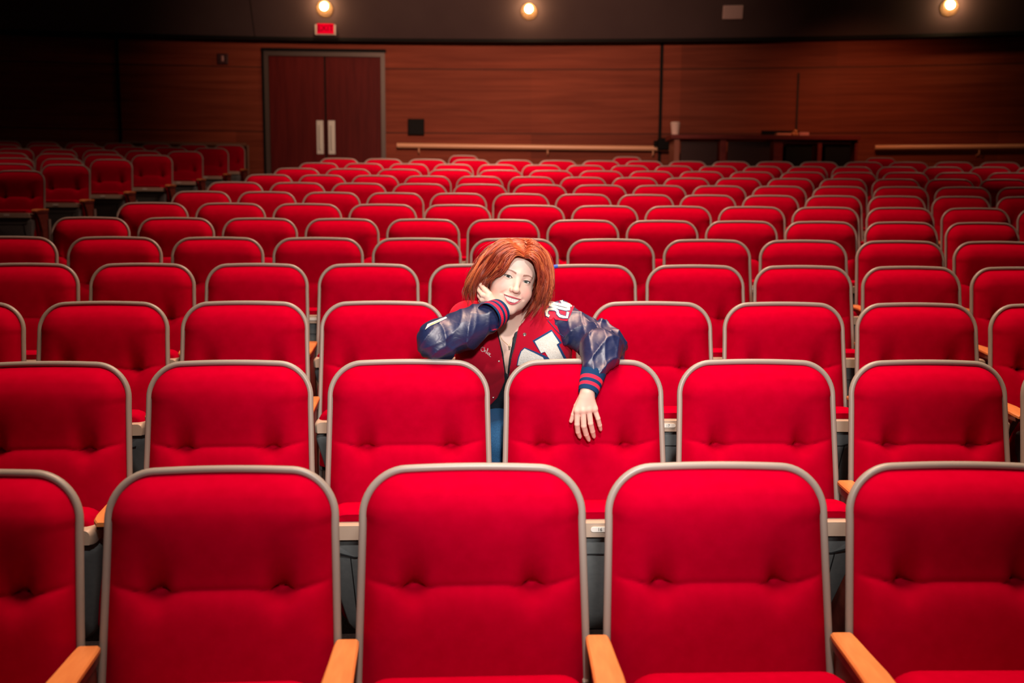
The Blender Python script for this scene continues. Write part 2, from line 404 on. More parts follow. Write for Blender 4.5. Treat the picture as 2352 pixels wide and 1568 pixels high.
# ------------------------------------------------------------------ sound desk on the right
DESK = noise_color(nmat('desk_wood', (.16, .03, .02), .4), (.13, .012, .01), (.2, .025, .018), 4, 5, (1, 1, 8))
DESKD = nmat('desk_dark', (.03, .006, .005), .5)
Yd = 15.4
def dp(u, v): return P(u, v, Yd)
a, b = dp(1541, 318), dp(1972, 318)
e = thing('sound_desk', 'dark red wooden sound desk partition against the rear wall', 'desk', ((a.x+b.x)/2, Yd, FW-.25))
ox, oz = e.location.x, e.location.z
def dbox(name, u0, u1, v0, v1, y0, y1, mat, bev=.004):
    q0, q1 = dp(u0, v1), dp(u1, v0)
    z0 = 0 if v1 > 400 else q0.z-oz
    return obj(name, bbox(q0.x-ox, q1.x-ox, y0, y1, z0, q1.z-oz, bev), mat, e)
dbox('desk_top', 1541, 1975, 312, 319, -.06, .55, DESK)
dbox('end_panel', 1545, 1560, 320, 460, -.03, .5, nmat('desk_end_wood', (.30, .10, .065), .45), 0)
for u0, u1 in ((1650, 1668), (1772, 1798), (1872, 1888), (1957, 1970)): dbox('post', u0, u1, 320, 460, -.02, .5, DESK)
for u0, u1 in ((1561, 1649), (1669, 1771)): dbox('infill_panel', u0, u1, 325, 460, .03, .06, DESKD)
dbox('upper_rail', 1798, 1956, 320, 330, -.01, .4, DESK)
q0, q1 = dp(1799, 460), dp(1871, 331)
for u0, u1 in ((1803, 1867), (1893, 1955)):
    m_ = dbox('opening_shade', u0, u1, 333, 420, .02, .3, BLACK)  # black block stands in for the shade inside an open desk bay
PAPER = nmat('cup_paper', (.85, .62, .55), .5)
p = dp(1553, 312); c = thing('paper_cup', 'tall pale paper cup standing on the left end of the sound desk', 'cup', (p.x, Yd+.1, p.z))
lathe('cup_body', [(.052, 0), (.052, .004), (.073, .185), (.076, .187), (.076, .193), (.07, .193)], PAPER, c, 20)
lathe('lid', [(.077, .193), (.077, .2), (.068, .206), (.066, .212)], nmat('cup_lid', (.85, .7, .62), .4), c, 20)
PEACH = nmat('peach_card', (.80, .30, .20), .5); PINK = nmat('pink_card', (.80, .32, .30), .5)
for u0, u1, v0, v1, m_, nm, lab in ((1786, 1820, 305, 312, PEACH, 'box', 'flat peach box lying on the sound desk, left of the small figure'),
                                (1838, 1861, 303, 312, PINK, 'box', 'small pink box lying on the sound desk, right of the small figure')):
    a = dp(u0, v1); b = dp(u1, v0)
    tag(obj(nm, bbox(0, b.x-a.x, 0, .12, 0, b.z-a.z, .006), m_), lab, 'box', 'small boxes on the sound desk').location = (a.x, Yd+.05, dp(1800, 312).z+.0005)
p = dp(1829, 312); bmn = bmesh.new()
for dx, dz, r in ((-.02, .035, .035), (.012, .075, .03), (.03, .03, .028)):
    bmesh.ops.create_icosphere(bmn, subdivisions=2, radius=r, matrix=Matrix.Translation((dx, 0, dz)))
tag(smooth(obj('ornament', bmn, nmat('ornament_gold', (.75, .3, .12), .5))), 'little golden knobbly ornament on the sound desk between the boxes', 'ornament').location = (p.x, Yd+.1, p.z)
p = dp(1775, 312); tag(obj('control_monitor', bbox(-.10, .48, .16, .2, .0, .10, .006), BLACK), 'low black console standing behind the boxes on the sound desk', 'console').location = (p.x, Yd+.12, p.z+.0005)
p = on_wall(1519, 330, .2)
e = thing('wall_phone', 'black handset unit mounted at the right end of the long handrail', 'phone', (p.x, wall_y(p.x), p.z))
obj('body', bbox(-.06, .13, -.22, -.14, -.1, .09, .02), BLACK, e); obj('arm', bbox(-.02, .02, -.14, 0, -.03, .03, .005), BLACK, e)
obj('side_module', bbox(-.12, -.06, -.2, -.15, -.04, .05, .01), BLACK, e)

# ------------------------------------------------------------------ auditorium chair
HWS, RC, TAN = .2515, .098, math.tan(math.radians(11))
ARCH = .010
def hw_at(z):
    base = HWS+.010*max(0, (.88-z))/.4
    if z > 1-RC: return base-RC+math.sqrt(max(RC*RC-(z-(1-RC))**2, 0))
    return base
def lean(z): return -(1-z)*TAN
def front_y(x, z):
    hw = hw_at(z); dx = hw-abs(x); dz = 1-z
    # distance to the rounded outline
    if z > 1-RC and abs(x) > hw_at(.8)-RC:
        cxx = hw_at(.8)-RC; de = RC-math.hypot(abs(x)-cxx, z-(1-RC))
    else: de = min(HWS+.010*max(0, .88-z)/.4-abs(x), dz)
    de = max(de-.006, 0)
    puff = .030*(1-math.exp(-de/.022))
    tx = abs(x)-.135
    zs = .757-.013*math.exp(-(tx/.03)**2)+.008*min(1, max(0, (abs(x)-.16)/.08))
    up = z-zs
    if up > 0:   # head bolster: fullest near the top, easing back toward the seam
        prof = .014+.046*(1-math.exp(-(up/.15)**1.5))
        wd = .022+.16*up
        g = .064*math.exp(-(tx/wd)**2)*math.exp(-(up/.052))
        seam = .0045*math.exp(-up/.006)
    else:        # back cushion: swells just under the seam, then falls away toward the seat
        dn = -up
        prof = .014+.020*(1-math.exp(-(dn/.024)))-.018*min(1, dn/.30)**1.2
        g = .064*math.exp(-(tx/.024)**2)*math.exp(-(dn/.010))+.010*math.exp(-(tx/.05)**2)*math.exp(-(dn/.04))
        seam = .0045*math.exp(-dn/.006)
    edge = 1-math.exp(-de/.035)
    return lean(z)+.004-(puff+(prof-g-seam)*edge)
def make_backrest():
    zs = np.concatenate([np.linspace(.36, .68, 14), np.linspace(.69, .84, 32), np.linspace(.85, .93, 10), 1-RC*(1-np.sin(np.linspace(.33, 1, 14)*np.pi/2))])
    zs = np.unique(np.round(zs, 5)); nx = 56; V = []
    for z in zs:
        hw = hw_at(z)-.004
        for i in range(nx+1):
            s = -1+2*i/nx; s = math.copysign(1-(1-abs(s))**1.25, s)
            x = s*hw; zz = z+ARCH*(1-(x/.25)**2)*max(0, (z-.8)/.2)
            V.append((x, front_y(x, min(z, 1)), zz))
    Fq = []; n = nx+1
    for r in range(len(zs)-1):
        for i in range(nx):
            Fq.append((r*n+i, r*n+i+1, (r+1)*n+i+1, (r+1)*n+i))
    return mesh_np('backrest', V, Fq)
def outline(z0=.56, inset=0, n=14):
    pts = [(-hw_at(z)+inset, z) for z in np.linspace(z0, 1-RC, 14)]
    c = HWS-RC
    for a in np.linspace(math.pi, math.pi/2, n)[1:]: pts.append((-c+(RC-inset)*math.cos(a), 1-RC+(RC-inset)*math.sin(a)))
    for x in np.linspace(-c, c, 14)[1:-1]: pts.append((x, 1-inset))
    for a in np.linspace(math.pi/2, 0, n): pts.append((c+(RC-inset)*math.cos(a), 1-RC+(RC-inset)*math.sin(a)))
    pts += [(hw_at(z)-inset, z) for z in np.linspace(1-RC, z0, 14)[1:]]
    return [(x, lean(z), z+ARCH*(1-(x/.25)**2)*max(0, (z-.8)/.2)) for x, z in pts]
def make_shell():
    o = outline(.34, .006); V = []; n = len(o)
    rings = [(.000, 1.0), (.030, 1.0), (.052, .96), (.062, .85), (.064, .5), (.064, .05)]
    cx_, cz_ = 0, .68
    for dy, sc in rings:
        for x, y, z in o:
            zz = cz_+(z-cz_)*sc; V.append((x*sc, lean(zz)+dy+.002, zz))
    Fq = []
    for r in range(len(rings)-1):
        for i in range(n):
            j = (i+1) % n; Fq.append((r*n+i, r*n+j, (r+1)*n+j, (r+1)*n+i))
    return mesh_np('back_shell', V, Fq)
def rounded_plate(w0, w1, z0, z1, rc, y_front, y_back, nseg=7, dome=0, bot=.02, ln=-.40):
    """closed slab in the xz plane, wide w1 at the top, w0 at the bottom, domed front face"""
    L_ = [(-w0+bot, z0)]+[(-w0+bot+bot*math.cos(a), z0+bot+bot*math.sin(a)) for a in np.linspace(math.pi*1.5, math.pi, 5)[1:]]
    L_ += [(-w1+rc+rc*math.cos(a), z1-rc+rc*math.sin(a)) for a in np.linspace(math.pi, math.pi/2, nseg)]
    full = L_+[(x, z1) for x in np.linspace(-w1+rc, w1-rc, 8)[1:-1]]+[(-x, z) for x, z in L_[::-1]]
    V = []; n = len(full); cz = (z0+z1)/2
    th = y_back-y_front
    rings = [(y_back, .90), (y_back-.02*0-.01, .98), (y_back-th*.3, 1.0), (y_front+th*.25, 1.0), (y_front+min(.012, th*.1), .985), (y_front, .95), (y_front-dome*.6, .6), (y_front-dome, .2)]
    for y, sc in rings:
        for x, z in full: V.append((x*sc, y+ln*(z-.4)*sc, cz+(z-cz)*sc))
    Fq = []
    for r in range(len(rings)-1):
        for i in range(n):
            j = (i+1) % n; Fq.append((r*n+i, r*n+j, (r+1)*n+j, (r+1)*n+i))
    bm = bmesh.new(); vs = [bm.verts.new(v) for v in V]
    for f in Fq: bm.faces.new([vs[i] for i in f])
    bm.faces.new(vs[:n]); bm.faces.new(vs[-n:][::-1]); bmesh.ops.recalc_face_normals(bm, faces=bm.faces)
    return bm
LEANS = -.40
def make_chair():
    t = thing('auditorium_seat', 'x', 'seat')
    bk = smooth(obj('backrest', make_backrest(), FAB, t))
    smooth(obj('back_shell', make_shell(), GREY, t), 50)
    tube('back_trim', outline(.52), .0092, TRIM, t, 10)
    # folded-up seat: cushion toward the backrest, pan toward the stage
    smooth(obj('seat_cushion', rounded_plate(.21, .238, .22, .630, .06, -.278, -.158, dome=.0, bot=.05), FAB, t), 60)
    pan = smooth(obj('seat_pan', rounded_plate(.19, .243, .20, .552, .03, -.312, -.21, dome=.01, bot=.06), GREY, t), 50)
    lipo = smooth(obj('pan_lip', rounded_plate(.243, .2445, .552, .596, .018, -.392, -.285, bot=.002, ln=.0), LIP, pan), 50)
    pl = bmesh.new(); o_ = []
    for a in np.linspace(math.pi/2, 1.5*math.pi, 9): o_.append((-.021+.0075*math.cos(a), .0075*math.sin(a)))
    for a in np.linspace(-math.pi/2, math.pi/2, 9): o_.append((.021+.0075*math.cos(a), .0075*math.sin(a)))
    f0 = [pl.verts.new((x, 0, z)) for x, z in o_]; f1 = [pl.verts.new((x, .003, z)) for x, z in o_]
    pl.faces.new(f0); pl.faces.new(f1[::-1])
    for i in range(18): pl.faces.new((f0[i], f0[(i+1) % 18], f1[(i+1) % 18], f1[i]))
    bmesh.ops.recalc_face_normals(pl, faces=pl.faces)
    po = obj('number_plate', pl, PLATE, lipo); po.location = (.010, -.3955, .577)
    # thin joint line where the pan cover meets the underside
    jl = bmesh.new()
    for a, b in (((-.15, .49), (.15, .49)), ((-.15, .49), (-.20, .505)), ((.15, .49), (.20, .505)), ((-.16, .49), (-.15, .26)), ((.16, .49), (.15, .26))):
        A = Vector((a[0], -.3245+LEANS*(a[1]-.4), a[1])); B = Vector((b[0], -.3245+LEANS*(b[1]-.4), b[1]))
        dd = (B-A).normalized(); q = dd.cross(Vector((0, 1, 0)))*.0012
        vs = [jl.verts.new(k) for k in (A-q, A+q, B+q, B-q, A-q+Vector((0, .012, 0)), A+q+Vector((0, .012, 0)), B+q+Vector((0, .012, 0)), B-q+Vector((0, .012, 0)))]
        for f in ((0, 1, 2, 3), (0, 1, 5, 4), (2, 3, 7, 6), (0, 3, 7, 4), (1, 2, 6, 5)): jl.faces.new([vs[i] for i in f])
    obj('panel_joint', jl, DGREY, pan)
    return t
def make_arm(x, mirror=1):
    """armrest in the gap at local x"""
    ys = [-.090, -.094, -.12, -.20, -.29, -.36, -.395, -.41]; ws = [.0225, .0262, .0278, .0295, .0325, .033, .029, .018]
    bm = bmesh.new(); rings = []
    for y, w_ in zip(ys, ws):
        z1 = .638-(.004 if w_ < .02 else 0)-.012*max(0, (-y-.32)/.1)
        rings.append([bm.verts.new(p) for p in ((-w_+.004, y, z1), (w_-.004, y, z1), (w_, y, z1-.004), (w_, y, z1-.012), (-w_, y, z1-.012), (-w_, y, z1-.004))])
    for r in range(len(rings)-1):
        for k in range(6): bm.faces.new((rings[r][k], rings[r][(k+1) % 6], rings[r+1][(k+1) % 6], rings[r+1][k]))
    bm.faces.new(rings[0]); bm.faces.new(rings[-1][::-1]); bmesh.ops.recalc_face_normals(bm, faces=bm.faces)
    a = smooth(obj('armrest', bm, WOOD), 35)
    bm = bmesh.new(); rings = []
    for y, w_ in list(zip(ys, ws))[1:-1]:
        z0 = .608-.02*max(0, (-y-.2)/.12)*0
        rings.append([bm.verts.new(p) for p in ((-w_*.9, y, .6225), (w_*.9, y, .6225), (w_*.75, y, z0-.01), (-w_*.75, y, z0-.01))])
    for r in range(len(rings)-1):
        for k in range(4): bm.faces.new((rings[r][k], rings[r][(k+1) % 4], rings[r+1][(k+1) % 4], rings[r+1][k]))
    bm.faces.new(rings[0]); bm.faces.new(rings[-1][::-1]); bmesh.ops.recalc_face_normals(bm, faces=bm.faces)
    u = obj('arm_underside', bm, WOODD, a)
    # side support running down to the floor
    bm = bmesh.new(); prof = [(-.09, .598), (-.36, .598), (-.30, .53), (-.24, .42), (-.20, .2), (-.24, .010), (-.03, .010)]
    A = [bm.verts.new((-.013, y, z)) for y, z in prof]; B = [bm.verts.new((.013, y, z)) for y, z in prof]
    bm.faces.new(A); bm.faces.new(B[::-1])
    for i in range(len(prof)): bm.faces.new((A[i], A[(i+1) % 7], B[(i+1) % 7], B[i]))
    bmesh.ops.recalc_face_normals(bm, faces=bm.faces)
    s = obj('side_support', bm, WOODD)
    br = bmesh.new(); box(br, -.033, -.019, -.11, -.07, .30, .536, bev=.003); box(br, .019, .033, -.11, -.07, .30, .536, bev=.003)
    h = obj('hinge_bracket', br, TRIM)
    for o in (a, s, h): o.location = (x, 0, 0)
    return a, s, h
proto = make_chair()
arms = make_arm(-.283)
for o in arms: o.parent = proto
armsR = [o for o in arms]
def dup(root, loc, rz, sx=1.0, right_arm=False, lab='', group=None, cushion_down=False):
    r = root.copy(); C.objects.link(r); r.location = loc; r.rotation_euler = (0, 0, rz); r.scale = (sx, 1, 1)
    r['label'] = lab
    if group: r['group'] = group
    def rec(src, par):
        c = src.copy(); C.objects.link(c); c.parent = par
        for g in src.children: rec(g, c)
        return c
    for ch in root.children:
        c = rec(ch, r)
        if right_arm and ch in arms:
            c2 = rec(ch, r); c2.location.x = .283
    return r
ORD = ['first', 'second', 'third', 'fourth', 'fifth', 'sixth', 'seventh', 'eighth', 'ninth', 'tenth', 'eleventh', 'twelfth', 'thirteenth', 'fourteenth', 'fifteenth', 'sixteenth', 'seventeenth', 'eighteenth', 'nineteenth', 'twentieth']
# first seat of the farther rows, from the picture
for n, u, v in ((10, 622, 380), (11, 680, 371), (12, 728, 360)):
    R = rad(n); z = floor_z(n)+.95; a = -.12
    best = min(np.linspace(-.2, 0, 2001), key=lambda q: abs(proj((CX+R*math.sin(q), CY+R*math.cos(q), z))[0]-u))
    PH.append(best*R+WID[n])
CH = {}
G = 'tufted red seats of the centre block'
for n in range(13):
    row = 'the %s row' % (ORD[n]) if n else 'the front row'
    ks = []
    for k in range(-1, 30):
        s = PH[n]+(k+.5)*WID[n]; x, y, rz = row_pt(n, s)
        if proj((x, y, floor_z(n)+.8))[0]-WID[n]*.5*F/y > 2380: break
        ks.append((k, x, y, rz))
    for i, (k, x, y, rz) in enumerate(ks):
        lab = 'red tufted flip-up seat in %s from the stage, %s from the left' % (row, ORD[i])
        CH[(n, k)] = dup(proto, (x, y, floor_z(n)-.010), rz, WID[n]/.566, False, lab, G)
CH[(1, 1)]['label'] = 'red tufted seat carrying the resting elbow of the seated person'
CH[(1, 2)]['label'] = 'red tufted seat with the dangling hand of the seated person over it'
CH[(3, 4)]['label'] = 'red tufted seat with a blue tape mark on its rim'
CH[(2, 3)]['label'] = 'red tufted seat folded down under the smiling person'

# the person's own seat is folded down
r = CH[(2, 3)]
for ch in list(r.children):
    if ch.name.startswith('seat_'):
        M_ = Matrix.Translation((0, -.12, .40))@Matrix.Rotation(math.radians(64), 4, 'X')@Matrix.Translation((0, .20, -.24))
        ch.matrix_local = M_
# number plates that can be read
for key, s in (((1, 2), '16'), ((2, 4), '17')):
    pan = [c for c in CH[key].children if c.name.startswith('seat_pan')][0]
    lp = [c for c in pan.children if c.name.startswith('pan_lip')][0]
    pl_ = [c for c in lp.children if c.name.startswith('number_plate')][0]
    tm = text_mesh(s, .014, .0004); o = obj('numeral', tm, INK); o.parent = lp; o.location = (pl_.location.x-.002, pl_.location.y-.0006, pl_.location.z)
# blue tape on a rim
r = CH[(3, 4)]
k = [q for q in outline(.56) if -.19 < q[0] < -.135 and q[2] > .9]
tube('rim_tape', k, .0100, BLUET, r, 10)['label'] = 'small blue tape mark on the rim'
# left block across the aisle
G2 = 'tufted red seats of the left block'
rowname = {9: 'nearest', 10: 'second', 11: 'third', 12: 'fourth', 13: 'fifth', 14: 'sixth', 15: 'rearmost'}
for n, uc in ((9, 46), (10, 152), (11, 257), (12, 350), (13, 425), (14, 485), (15, 527)):
    R = rad(n); z = floor_z(n)+.95
    best = min(np.linspace(-.3, 0, 3001), key=lambda q: abs(proj((CX+R*math.sin(q), CY+R*math.cos(q), z))[0]-uc))
    s0 = best*R
    for k in range(14):
        x, y, rz = row_pt(n, s0-k*WID[n])
        if proj((x, y, z))[0] < -60: break
        lab = 'dim red seat across the left aisle, %s row there, %s' % (rowname[n], 'at the aisle end' if k == 0 else '%s from the aisle' % ORD[k])
        dup(proto, (x, y, floor_z(n)), rz-.10, WID[n]/.566, k == 0, lab, G2)
# loose seats behind the last row
G3 = 'loose seats behind the last row'
for u, lab in ((1065, 'lone red seat behind the last row under the left half of the long handrail'),
               (1440, 'lone red seat behind the last row under the right half of the long handrail'),
               (2022, 'lone red seat behind the last row, to the right of the sound desk')):
    R = rad(13)+.2; z = floor_z(13)+.95
    best = min(np.linspace(-.3, .3, 6001), key=lambda q: abs(proj((CX+R*math.sin(q), CY+R*math.cos(q), z))[0]-u))
    dup(proto, (CX+R*math.sin(best), CY+R*math.cos(best), floor_z(13)), -best, .85, True, lab, G3)
# remove the prototype
def kill(o):
    for c in list(o.children): kill(c)
    bpy.data.objects.remove(o)
kill(proto)

#PERSON
# ------------------------------------------------------------------ the seated person
def smin(a, b, k): h = np.clip(.5+.5*(b-a)/k, 0, 1); return b+(a-b)*h-k*h*(1-h)
def smax(a, b, k): return -smin(-a, -b, k)
def rc(Pt, a, b, ra, rb):
    a = np.asarray(a, float); b = np.asarray(b, float); ab = b-a; t = np.clip((Pt-a)@ab/(ab@ab), 0, 1)
    return np.linalg.norm(Pt-a-t[:, None]*ab, axis=1)-(ra+(rb-ra)*t)
def ell(Pt, c, r):
    q = (Pt-np.asarray(c, float)); r = np.asarray(r, float); k0 = np.linalg.norm(q/r, axis=1); k1 = np.linalg.norm(q/r**2, axis=1)+1e-9
    return k0*(k0-1)/k1
def sph(Pt, c, r): return np.linalg.norm(Pt-np.asarray(c, float), axis=1)-r
def chain(Pt, pts, rs, k=.004):
    d = None
    for i in range(len(pts)-1):
        e = rc(Pt, pts[i], pts[i+1], rs[i], rs[i+1]); d = e if d is None else smin(d, e, k)
    return d
def evalgrid(f, lo, hi, h):
    """surface-net mesh of f=0, evaluated only near the surface"""
    K = 4; lo = np.array(lo, float); n = np.ceil((np.array(hi)-lo)/(h*K)).astype(int)+1
    g = [lo[i]+(np.arange(n[i])+.5)*h*K for i in range(3)]
    X = np.stack(np.meshgrid(*g, indexing='ij'), -1).reshape(-1, 3)
    Fc = f(X).reshape(n)
    near = np.abs(Fc) < h*K*1.9
    Ff = np.repeat(np.repeat(np.repeat(Fc, K, 0), K, 1), K, 2).astype(np.float32)
    nf = np.repeat(np.repeat(np.repeat(near, K, 0), K, 1), K, 2)
    idx = np.argwhere(nf)
    Ff[nf] = f(lo+(idx+.5)*h)
    return nets(Ff, lo+.5*h, h)
def nets(Fv, lo, h):
    ins = Fv < 0
    n = Fv.shape
    c = [ins[i:n[0]-1+i, j:n[1]-1+j, k:n[2]-1+k] for i in (0, 1) for j in (0, 1) for k in (0, 1)]
    s = sum(q.astype(np.int8) for q in c); act = (s > 0) & (s < 8)
    cells = np.argwhere(act); vid = np.full(act.shape, -1, dtype=np.int64); vid[act] = np.arange(len(cells))
    acc = np.zeros((len(cells), 3)); cnt = np.zeros(len(cells))
    def val(o): return Fv[cells[:, 0]+o[0], cells[:, 1]+o[1], cells[:, 2]+o[2]]
    for ax in range(3):
        for a in (0, 1):
            for b in (0, 1):
                o0 = [0, 0, 0]; o0[(ax+1) % 3] = a; o0[(ax+2) % 3] = b; o1 = list(o0); o1[ax] = 1
                f0, f1 = val(o0), val(o1); m = (f0 < 0) != (f1 < 0); t = np.where(m, f0/(f0-f1+1e-20), 0)
                p = np.tile(np.array(o0, float), (len(cells), 1)); p[:, ax] += t
                acc += p*m[:, None]; cnt += m
    V = lo+h*(cells+acc/cnt[:, None]); Q = []
    for ax in range(3):
        b, c_ = (ax+1) % 3, (ax+2) % 3
        sl0 = [slice(None)]*3; sl1 = [slice(None)]*3; sl0[ax] = slice(0, -1); sl1[ax] = slice(1, None)
        ch = ins[tuple(sl0)] != ins[tuple(sl1)]
        e = np.argwhere(ch); e = e[(e[:, b] > 0) & (e[:, c_] > 0) & (e[:, b] < n[b]-1) & (e[:, c_] < n[c_]-1)]
        def cid(db, dc):
            q = e.copy(); q[:, b] += db; q[:, c_] += dc; return vid[q[:, 0], q[:, 1], q[:, 2]]
        quad = np.stack([cid(-1, -1), cid(0, -1), cid(0, 0), cid(-1, 0)], 1)
        flip = ~ins[e[:, 0], e[:, 1], e[:, 2]]
        quad[flip] = quad[flip][:, ::-1]; Q.append(quad)
    return V, np.vstack(Q)
def color_attr(me, col):
    a = me.color_attributes.new('Col', 'FLOAT_COLOR', 'POINT')
    a.data.foreach_set('color', np.hstack([col, np.ones((len(col), 1))]).astype(np.float32).ravel())
def attr_mat(m):
    n = N(m, 'ShaderNodeAttribute', attribute_name='Col'); L(m, n.outputs['Color'], bsdf(m).inputs['Base Color']); return m
def Pn(u, v, Y): return np.array(P(u, v, Y))

# head frame: eye line is z=0, face looks along local -y
yaw, roll, pitch = math.radians(13), math.radians(17), math.radians(-3)
RH = np.array((Matrix.Rotation(roll, 3, 'Y') @ Matrix.Rotation(pitch, 3, 'X') @ Matrix.Rotation(yaw, 3, 'Z')))
eyemid = Pn(1189.5, 641, 3.272); HC = eyemid-RH@np.array([0, -.078, 0])
def toh(Pt): return (Pt-HC)@RH
def fromh(p): return HC+np.asarray(p, float)@RH.T

EX, EZ, EYY, ER = .0315, 0.0, -.0665, .0125
def z_up(x): return -.0645+.0035*(x/.030)**2
def z_lo(x): return -.0800+.0190*(x/.030)**2
def head_l(q):
    """head in local coordinates"""
    m = q.copy(); m[:, 0] = np.abs(m[:, 0])
    d = ell(q, (0, .018, .032), (.076, .097, .088))
    d = smin(d, ell(q, (0, -.018, -.020), (.0685, .068, .080)), .02)
    d = smin(d, ell(q, (0, -.028, -.068), (.0640, .055, .050)), .02)
    d = smin(d, rc(m, (0, -.066, -.105), (.010, -.064, -.104), .0175, .0165), .022)
    d = smin(d, sph(m, (.040, -.050, -.040), .0265), .018)
    d = smin(d, rc(m, (.0, -.076, .021), (.038, -.066, .020), .010, .008), .014)
    # eye sockets
    d = smax(d, -sph(m, (EX, -.0935, .0), .0155), .012)
    # nose
    d = smin(d, rc(q, (0, -.0765, .004), (0, -.0965, -.033), .0068, .0096), .010)
    d = smin(d, ell(q, (0, -.0985, -.0365), (.0120, .0100, .0090)), .006)
    d = smin(d, sph(m, (.0132, -.0895, -.0390), .0066), .006)
    d = smax(d, -rc(m, (.0062, -.096, -.0465), (.0070, -.089, -.041), .0024, .002), .0015)
    # smile folds
    fold = rc(m, (.021, -.090, -.040), (.040, -.076, -.060), .0012, .0012)
    d = d+.0016*np.exp(-(np.maximum(fold, 0)/.003)**2)
    # lips
    x = m[:, 0]; zu = z_up(x); zl = z_lo(x); inx = np.clip(1-(x/.033)**4, 0, 1)
    fr = q[:, 1] < -.05
    d = d-fr*inx*(.0030*np.exp(-((q[:, 2]-zu-.0025)/.0028)**2)+.0040*np.exp(-((q[:, 2]-zl+.0035)/.0036)**2))
    d = d+fr*.002*np.exp(-((x-.036)**2+(q[:, 2]+.059)**2)/.0045**2)
    ap = np.maximum(np.maximum(q[:, 2]-zu, zl-q[:, 2])*.8, x-.0305)
    d = smax(d, -np.maximum(ap, q[:, 1]+.064), .0012)
    # lids over the eyeballs with an almond opening
    lid = sph(m, (EX, EYY, EZ), ER+.0014)
    d = smin(d, lid, .004)
    ex = (m[:, 0]-EX)
    top = .0046*(1-(ex/.0148)**2)-.0007+ex*.07; bot = -.0040*(1-(ex/.0148)**2)-.0004+ex*.07
    e = np.maximum(np.maximum(m[:, 2]-top, bot-m[:, 2]), m[:, 1]+.060)
    d = smax(d, -np.maximum(e, -sph(m, (EX, EYY, EZ), ER-.001)*0-1), .0006)
    # ears
    d = smin(d, ell(m, (.0745, .018, -.012), (.009, .018, .030)), .006)
    return d
def headw(Pt): return head_l(toh(Pt))
NB = Pn(1165, 762, 3.44)                       # neck base
CB = Pn(1160, 860, 3.47)
def chest(Pt):
    d = rc(Pt, NB+np.array([0, .05, .02]), fromh((0, .03, -.05)), .060, .050)
    t = rc(Pt, (-.075, 3.50, 1.12), (-.09, 3.92, .78), .105, .12)
    t = smin(t, rc(Pt, (.085, 3.50, 1.12), (.09, 3.92, .78), .105, .12), .08)
    t = smin(t, rc(Pt, (-.12, 3.50, 1.19), (.14, 3.50, 1.19), .058, .058), .05)
    return smin(d, t, .045)
def skin_up(Pt): return smin(headw(Pt), chest(Pt), .010)

# ---- arms and hands
RSH, REL, RWR = Pn(1080, 740, 3.52), Pn(1011, 786, 3.205), Pn(1141, 716, 3.245)
LSH, LEL = Pn(1285, 735, 3.50), Pn(1392, 796, 3.36)
LMID, LWR = Pn(1379, 806, 3.175), Pn(1350, 892, 3.06)
YH = 3.045
fw = lambda u, v, Y=YH: Pn(u, v, Y)
LF = [([fw(1338, 915, 3.05), fw(1326, 943, 3.045), fw(1325.5, 974, 3.045), fw(1327.5, 991, 3.058), fw(1331.5, 1002, 3.07)], [.011, .0095, .0086, .0080, .0066]),
      ([fw(1343, 913, 3.05), fw(1339, 942, 3.040), fw(1341, 978, 3.040), fw(1346.5, 997, 3.055), fw(1352, 1009, 3.068)], [.011, .0095, .0088, .0081, .0066]),
      ([fw(1349, 913, 3.05), fw(1352.5, 940, 3.043), fw(1356.5, 972, 3.042), fw(1361, 990, 3.055), fw(1364, 1001.5, 3.068)], [.011, .0092, .0085, .0079, .0064]),
      ([fw(1355, 914, 3.052), fw(1365.5, 939, 3.050), fw(1373.5, 961, 3.050), fw(1377.5, 976, 3.06), fw(1379.5, 985, 3.07)], [.010, .0084, .0074, .0069, .0056]),
      ([fw(1337, 908, 3.065), fw(1325, 932, 3.075), fw(1317, 952, 3.075), fw(1311.5, 967, 3.078)], [.010, .0098, .0080, .0062])]
def lhand(Pt):
    d = rc(Pt, fw(1352, 870, 3.085), fw(1348.5, 902, 3.055), .0245, .0225)
    palm = None
    for i, (p, r) in enumerate(LF[:4]):
        e = rc(Pt, p[0], p[1], .0125, .0100); palm = e if palm is None else smin(palm, e, .012)
        d = smin(d, rc(Pt, fw(1349, 900, 3.055), p[1]+(p[0]-p[1])*.25, .016, .0088), .010)
    d = smin(d, palm, .008); g = None
    for i, (p, r) in enumerate(LF):
        e = chain(Pt, p[1:] if i < 4 else p, r[1:] if i < 4 else r, .0015)
        for j in (1, 2):            # knuckle swellings
            if j+1 < len(p)-1+(i < 4)*0: e = smin(e, sph(Pt, p[j+(1 if i < 4 else 0)], r[j+(1 if i < 4 else 0)]-.0004), .002)
        g = e if g is None else np.minimum(g, e)
        d = smin(d, sph(Pt, p[1]+np.array([0, -.001, 0]), .0085), .008) if i < 4 else d
    return smin(d, g, .0035)
YR = 3.262
RF = [([fw(1124, 676, 3.250), fw(1113, 665, 3.262), fw(1105, 655, 3.285), fw(1102, 648, 3.305)], [.0098, .0088, .0078, .0065]),
      ([fw(1121, 682, 3.248), fw(1108, 677, 3.258), fw(1101, 668, 3.280), fw(1100, 660, 3.30)], [.0100, .0088, .0078, .0065]),
      ([fw(1120, 689, 3.250), fw(1107, 688, 3.260), fw(1101, 680, 3.282), fw(1100, 672, 3.30)], [.0098, .0085, .0075, .0062]),
      ([fw(1121, 696, 3.255), fw(1109, 697, 3.265), fw(1103, 691, 3.285), fw(1102, 684, 3.30)], [.0090, .0078, .0068, .0056]),
      ([fw(1139, 697, 3.268), fw(1131, 684, 3.272), fw(1122, 672, 3.285), fw(1117, 664, 3.30)], [.0110, .0100, .0085, .0070])]
